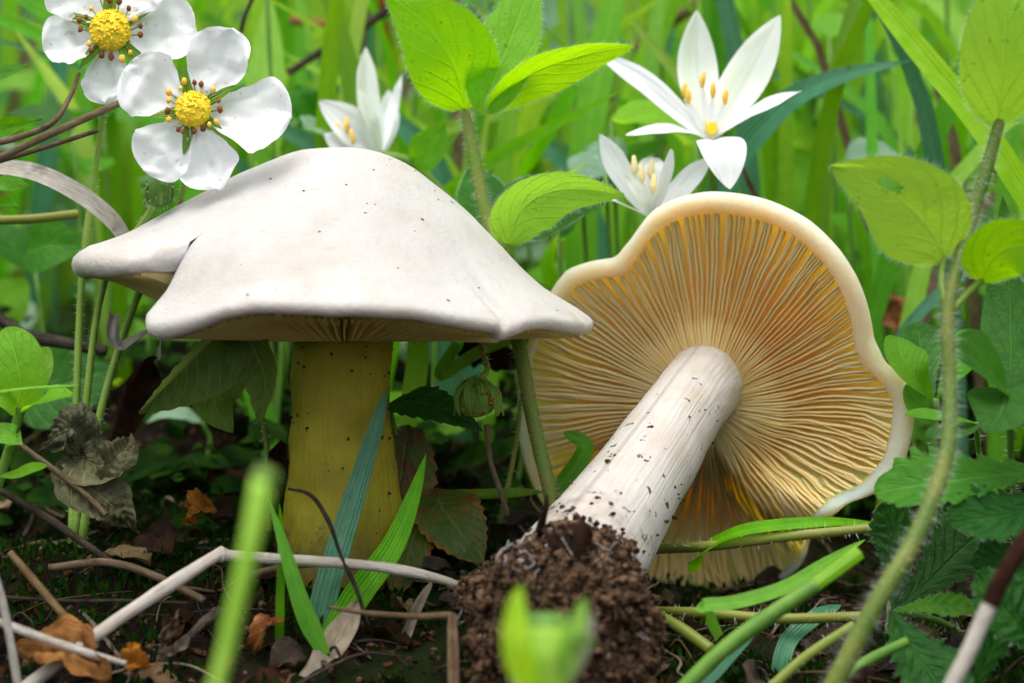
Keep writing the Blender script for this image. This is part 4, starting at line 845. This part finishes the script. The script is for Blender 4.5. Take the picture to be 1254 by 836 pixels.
for pts, wd, m_, lab in (
    (PP((960, 190, 12), (1000, 195, 12), (1005, 150, 11.6), (990, 115, 12)), 38, 'broad', 'rounded light green leaf under the arching grey green blade'),
    (PP((1000, 100, 15), (990, 50, 14.5), (985, 0, 15), (985, -40, 15)), 45, 'broad', 'rounded pale green leaf above the arching grey green blade'),
    (PP((395, 150, 9), (375, 125, 8.6), (362, 105, 8.8)), 24, 'broad_dk', 'dark clover like leaf left of the striped star flower'),
    (PP((345, 190, 9), (370, 165, 8.6), (402, 150, 8.8)), 16, 'straw_lt', 'pointed green leaf behind the top of the domed cap'),
    (PP((700, 60, 17), (680, 20, 17), (670, -30, 17)), 50, 'grey_leaf', 'grey green rounded leaf behind the cupped leaves'),
    (PP((505, 200, 5), (525, 180, 4.6), (545, 150, 4.6)), 24, 'straw_lt', 'small pleated young leaf beside the hairy stem'),
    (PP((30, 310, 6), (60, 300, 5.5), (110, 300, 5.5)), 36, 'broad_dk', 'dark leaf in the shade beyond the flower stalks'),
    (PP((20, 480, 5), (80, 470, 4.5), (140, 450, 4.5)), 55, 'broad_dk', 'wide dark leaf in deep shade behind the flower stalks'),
    (PP((-20, 170, 1), (15, 155, .6), (52, 146, .6)), 12, 'straw_lt', 'soft hairy leaf tip beside the dry straws'),
    (PP((-20, 230, 0), (10, 225, -.4), (36, 228, -.6)), 10, 'straw_lt', 'small hairy leaf tip under the dry straws'),
    (PP((-20, 250, 0), (5, 248, -.4), (24, 256, -.6)), 8, 'straw_lt', 'lowest small hairy leaf tip under the dry straws'),
    (PP((-20, 92, 1), (10, 88, .8), (34, 80, .8)), 10, 'straw_lt', 'small leaf tip level with the strawberry flower')):
    mb = MB(); sheet(mb, pts, cm(wd, pts[0][1]), 'ovate', (random.uniform(-.2, .2), -1, .3), .15, 24, 11, wave=.08, quilt=.03, veins=8); solo('broad_leaf', mb, M[m_], lab, 'leaf')

# cut sprout close to the lens
def sprout():
    y = -14; T = thing('sprout', V(.4, y, gz(.4, y)), 'blurred green sprout with a cut top in front of the soil clod', 'sprout')
    mb = MB(); tube(mb, [V(.45, y, gz(.45, y) - .2)] + PP((668, 900, y), (668, 850, y), (668, 800, y), (668, 762, y)), [.15, .19, .26, .34, .30], 16, 20); part('stalk', mb, M['shoot'], T)
    mb = MB(); tube(mb, PP((668, 763, y), (668, 753, y)), [.305, .27], 16, 4); part('cut_top', mb, M['sepal'], T)
    for pts, wd, m_ in ((PP((650, 850, y - .3), (632, 790, y - .5), (632, 745, y - .4), (638, 715, y - .3)), 19, 'blade_light'), (PP((685, 840, y - .2), (700, 790, y - .3), (710, 755, y - .2), (716, 730, y - .1)), 15, 'blade_light'),
                        (PP((690, 840, y), (712, 795, y), (722, 770, y), (726, 745, y)), 11, 'straw'), (PP((700, 800, y - .4), (715, 780, y - .5), (728, 795, y - .5)), 9, 'sepal'), (PP((640, 850, y), (634, 800, y + .2), (638, 770, y + .2)), 14, 'straw')):
        mb = MB(); sheet(mb, pts, cm(wd, y), 'grass', (0, -1, .1), .3, 16, 7); part('leaf', mb, M[m_], T)
sprout()

# ------------------------------------------------------------------ thicket behind
def behind_blade(x, y, h, lean, wd, mat, fa):
    z = gz(x, y) - .3; b = V(x, y, z); tip = b + V(lean[0], lean[1], h); tip[2] -= h * .12; mid = lerp(b, tip, .5) + V(-lean[0] * .22, -lean[1] * .2, h * .17)
    mb = MB(); sheet(mb, [b, mid, tip], wd, 'grass', fa, .3, 12, 5); return mb, b
n = 0
while n < 240:
    y = 6.5 + 26 * random.random() ** 1.3; dd = 40 + y; x = random.uniform(-.29, .29) * dd
    px = 627 + x / dd * FPX
    if y < 9 and (px < 300 or 600 < px < 860): continue
    if px < 330 and y < 16 and random.random() < .6: continue
    h = random.uniform(7, 17) + y * .12; mt = random.choice(('blade', 'blade_light', 'blade_light', 'blade', 'blade', 'blade_blue', 'straw_br'))
    mb, b = behind_blade(x, y, h, (random.gauss(0, 5.2), random.gauss(-.6, 2.0)), random.uniform(.10, .42) * (.5 if mt == 'straw_br' else 1), mt, (random.uniform(-.6, .6), -1, .2))
    solo('grass_leaf', mb, M[mt], {'blade': 'mid green grass blade in the blurred thicket behind the mushrooms', 'blade_light': 'pale yellow green grass blade in the blurred thicket behind the mushrooms', 'blade_blue': 'bluish green grass blade in the blurred thicket behind the mushrooms', 'straw_br': 'dry brown grass blade in the blurred thicket behind the mushrooms'}[mt], 'grass', b, {'blade': 'mid green', 'blade_light': 'pale green', 'blade_blue': 'bluish', 'straw_br': 'dry brown'}[mt] + ' grass blades in the thicket'); n += 1
for i in range(270):
    y = 6 + 24 * random.random(); dd = 40 + y; x = random.uniform(-.28, .28) * dd; z = gz(x, y) + random.uniform(.3, 15) * random.random() ** .6
    px = 627 + x / dd * FPX
    b = V(x, y, z); a = random.uniform(0, 6.28); l = random.uniform(1.2, 2.8); e = V(math.cos(a), math.sin(a) * .5, random.uniform(-.2, .8)); mt = random.choice(('broad', 'broad', 'broad_dk', 'straw_lt', 'straw_lt', 'grey_leaf'))
    T = thing('broad_leaf', V(x, y, gz(x, y)), {'broad': 'blurred bright green broad leaf', 'broad_dk': 'blurred dark green broad leaf', 'straw_lt': 'blurred mid green pleated leaf', 'grey_leaf': 'blurred grey green broad leaf'}[mt] + ' in the thicket behind the mushrooms', 'leaf', {'broad': 'bright', 'broad_dk': 'dark', 'straw_lt': 'pleated', 'grey_leaf': 'grey green'}[mt] + ' broad leaves in the thicket')
    mb = MB(); sheet(mb, [b, b + e * l * .5 + V(0, 0, .2), b + e * l], l * random.uniform(.22, .4), 'ovate', (random.uniform(-.5, .5), -.6, 1.0), .2, 14, 7, wave=.1); part('leaf_blade', mb, M[mt], T)
    mb = MB(); tube(mb, [V(x, y, gz(x, y) - .3), lerp(V(x, y, gz(x, y)), b, .5) + V(.2, .1, 0), b], [.07, .06, .05], 5, 7); part('leaf_stalk', mb, M['gstem'], T)
# the mass farther back that nobody could count
mb = MB()
for i in range(3600):
    y = 26 + 120 * random.random() ** 1.2; dd = 40 + y; x = random.uniform(-.42, .42) * dd; z = gz(x, y) - .2; h = random.uniform(5, 15); lx, ly = random.gauss(0, 3), random.gauss(0, 2)
    wd = random.uniform(.14, .45); a = random.uniform(0, 3.14); s = V(math.cos(a), math.sin(a), 0) * wd; b = V(x, y, z); m_ = b + V(lx * .3, ly * .3, h * .55); t_ = b + V(lx, ly, h)
    mb.add([b - s, b + s, m_ - s * .8, m_ + s * .8, t_], [(0, 1, 3, 2), (2, 3, 4)], [(0, 0), (0, 1), (.5, 0), (.5, 1), (1, .5)])
solo('meadow_grass', mb, M['blade_light'], 'mass of bright blurred meadow grass far behind the thicket', 'grass', (0, 60, gz(0, 60)), kind='stuff')
mb = MB()
for i in range(2600):
    y = -3 + 44 * random.random(); dd = 40 + y; sgn = random.choice((-1, 1)); x = sgn * (dd * .31 + 2 + random.random() * 22); z = gz(x, y) - .2; h = random.uniform(4, 12); lx, ly = sgn * abs(random.gauss(0, 2.4)), random.gauss(0, 2.0)
    wd = random.uniform(.12, .3); a = random.uniform(0, 3.14); s = V(math.cos(a), math.sin(a), 0) * wd; b = V(x, y, z); m_ = b + V(lx * .3, ly * .3, h * .55); t_ = b + V(lx, ly, h)
    mb.add([b - s, b + s, m_ - s * .8, m_ + s * .8, t_], [(0, 1, 3, 2), (2, 3, 4)], [(0, 0), (0, 1), (.5, 0), (.5, 1), (1, .5)])
solo('side_grass', mb, M['blade'], 'dense green grass growing at both sides of the mushrooms', 'grass', (0, 10, gz(0, 10)), kind='stuff')

# ------------------------------------------------------------------ litter
for lab, pts, wd, m_ in (
    ('crumpled orange dead leaf lying under the pale flat straw', PP((25, 800, -4.6), (60, 790, -4.8), (95, 800, -5), (135, 830, -5.2)), 26, 'orange'),
    ('small curled orange leaf scrap beside the bent straw', PP((138, 800, -4.6), (160, 806, -4.8), (185, 818, -4.9)), 12, 'orange'),
    ('twisted orange leaf scrap by the slim grass shoot', PP((318, 795, -3.2), (318, 775, -3.5), (328, 758, -3.5), (345, 762, -3.4)), 8, 'orange'),
    ('rusty leaf scrap in the shade left of the yellowish stem', PP((225, 640, -.6), (240, 625, -.9), (262, 618, -.9)), 16, 'orange'),
    ('brown leaf lying flat under the nodding flower', PP((560, 430, 3.5), (600, 435, 3.4), (650, 445, 3.3)), 26, 'brown'),
    ('brown leaf scrap standing at the yellowish stem', PP((332, 600, -.2), (338, 570, -.3), (345, 540, -.2)), 12, 'brown'),
    ('orange brown leaf patch behind the small clover', PP((1075, 350, 8), (1100, 390, 8), (1120, 440, 8)), 26, 'orange'),
    ('thin brown upright leaf strip near the orange scraps', PP((195, 800, -4), (205, 775, -4.1), (222, 745, -4.1)), 6, 'straw_br'),
    ('grey withered strip lying toward the slim grass shoot', PP((190, 815, -4), (225, 785, -3.9), (268, 742, -3.6)), 6, 'tan')):
    mb = MB(); sheet(mb, pts, cm(wd), 'oval', (random.uniform(-.3, .3), -.8, .6), .3, 40, 13, wave=.34, rag=.7, quilt=.07, veins=7); solo('dead_leaf', mb, M[m_], lab, 'leaf')
for i in range(120):
    y = random.uniform(-7, 7); dd = 40 + y; x = random.uniform(-.26, .26) * dd; z = gzr(x, y) + .06
    a = random.uniform(0, 6.28); l = random.uniform(.5, 1.5); e = V(math.cos(a), math.sin(a), random.uniform(-.1, .3)); b = V(x, y, z); mb = MB(); m_ = random.choice(('brown', 'brown', 'brown', 'straw_br', 'twig', 'brown', 'twig', 'brown'))
    sheet(mb, [b, b + e * l * .5 + V(0, 0, .12), b + e * l], l * random.uniform(.15, .35), 'oval', (random.uniform(-.5, .5), -.5, .8), .3, 10, 5, wave=.22, rag=.5)
    solo('dead_leaf', mb, M[m_], {'brown': 'small reddish brown dead leaf fragment in the litter on the soil', 'straw_br': 'small tan dead leaf fragment in the litter on the soil', 'twig': 'small blackish dead leaf fragment in the litter on the soil'}[m_], 'leaf', b, {'brown': 'reddish brown', 'straw_br': 'tan', 'twig': 'blackish'}[m_] + ' leaf fragments on the soil')
for i in range(170):
    y = random.uniform(-6, 6); dd = 40 + y; x = random.uniform(-.26, .26) * dd; z = gzr(x, y) + .08; a = random.uniform(0, 6.28); l = random.uniform(.8, 4.0); p = [V(x, y, z)]
    for k in range(4):
        a += random.gauss(0, .35); q = p[-1] + V(math.cos(a), math.sin(a), 0) * l / 4; q[2] = gzr(q[0], q[1]) + random.uniform(.05, .3); p.append(q)
    r = random.uniform(.008, .038); mb = MB(); tube(mb, p, [r, r * 1.2, r * .8, r * .5], 5, 16, .25); m_ = random.choice(('twig', 'straw_br', 'twig', 'twig', 'tan'))
    solo('twig', mb, M[m_], {'twig': 'thin crooked dark twig scattered in the litter on the soil', 'straw_br': 'thin crooked brown straw scattered in the litter on the soil', 'tan': 'thin crooked pale straw scattered in the litter on the soil'}[m_], 'twig', p[0], {'twig': 'dark twigs', 'straw_br': 'brown straws', 'tan': 'pale straws'}[m_] + ' in the litter')
mb = MB()
for i in range(9000):
    y = random.uniform(-8, 12); dd = 40 + y; x = random.uniform(-.29, .29) * dd; z = gzr(x, y); b = V(x, y, z + random.uniform(-.02, .1)); s = random.uniform(.03, .13) * (1 + (random.random() < .1))
    u_ = unit(np.random.randn(3)); v_ = unit(np.cross(u_, np.random.randn(3))) * random.uniform(.3, .8)
    mb.add([b - u_ * s, b - v_ * s, b + u_ * s, b + v_ * s], [(0, 1, 2, 3)])
solo('soil_litter', mb, M['brown'], 'fine crumbled brown leaf litter covering the soil', 'litter', (0, 0, 0), kind='stuff')
mb = MB()
for i in range(3500):
    y = random.uniform(-8, 10); dd = 40 + y; x = random.uniform(-.29, .29) * dd; ball(mb, V(x, y, gzr(x, y) + random.uniform(-.02, .05)), random.choice((.03, .05, .07, .1)) * random.uniform(.7, 1.3), 3, 5, (1, 1, .8), .6, random.random() * 60, 2.5)
solo('soil_crumbs', mb, M['crumb'], 'loose dark soil crumbs scattered over the ground', 'soil', (0, 0, 0), kind='stuff', smooth=False)
mb = MB(); k = 0
while k < 9000:
    y = random.uniform(-6, 9); dd = 40 + y; x = random.uniform(-.29, .29) * dd
    if fbm(x * .45, y * .45, 21.0) < .05 - (.12 if x < -2 else 0): continue
    b = V(x, y, gzr(x, y)); h = random.uniform(.1, .35); t_ = b + V(random.gauss(0, .1), random.gauss(0, .1), h); s = unit(np.random.randn(3) * V(1, 1, .3)) * random.uniform(.03, .07); m_ = lerp(b, t_, .6)
    mb.add([b, m_ - s, t_, m_ + s], [(0, 1, 2, 3)]); k += 1
solo('moss', mb, M['moss'], 'low green moss tufts on the shaded soil', 'moss', (0, 0, 0), kind='stuff')

mb = MB()
for i in range(800):
    y = random.uniform(2.2, 12); dd = 40 + y; x = random.uniform(-.29, .29) * dd
    if x > .4 and y < 6.5: continue
    b = V(x, y, gzr(x, y) + random.uniform(.05, 1.3)); a = random.uniform(0, 6.28); l = random.uniform(.2, 1.3) * random.uniform(.5, 1); e = V(math.cos(a), math.sin(a), random.uniform(-.2, .6))
    sheet(mb, [b, b + e * l * .5 + V(0, 0, .08), b + e * l], l * .32, 'oval', (random.uniform(-.5, .5), -.5, .8), .2, 6, 3)
solo('ground_cover', mb, M['moss'], 'low dark green ground cover of tiny leaves behind the mushrooms', 'ground cover', (0, 6, gz(0, 6)), kind='stuff')
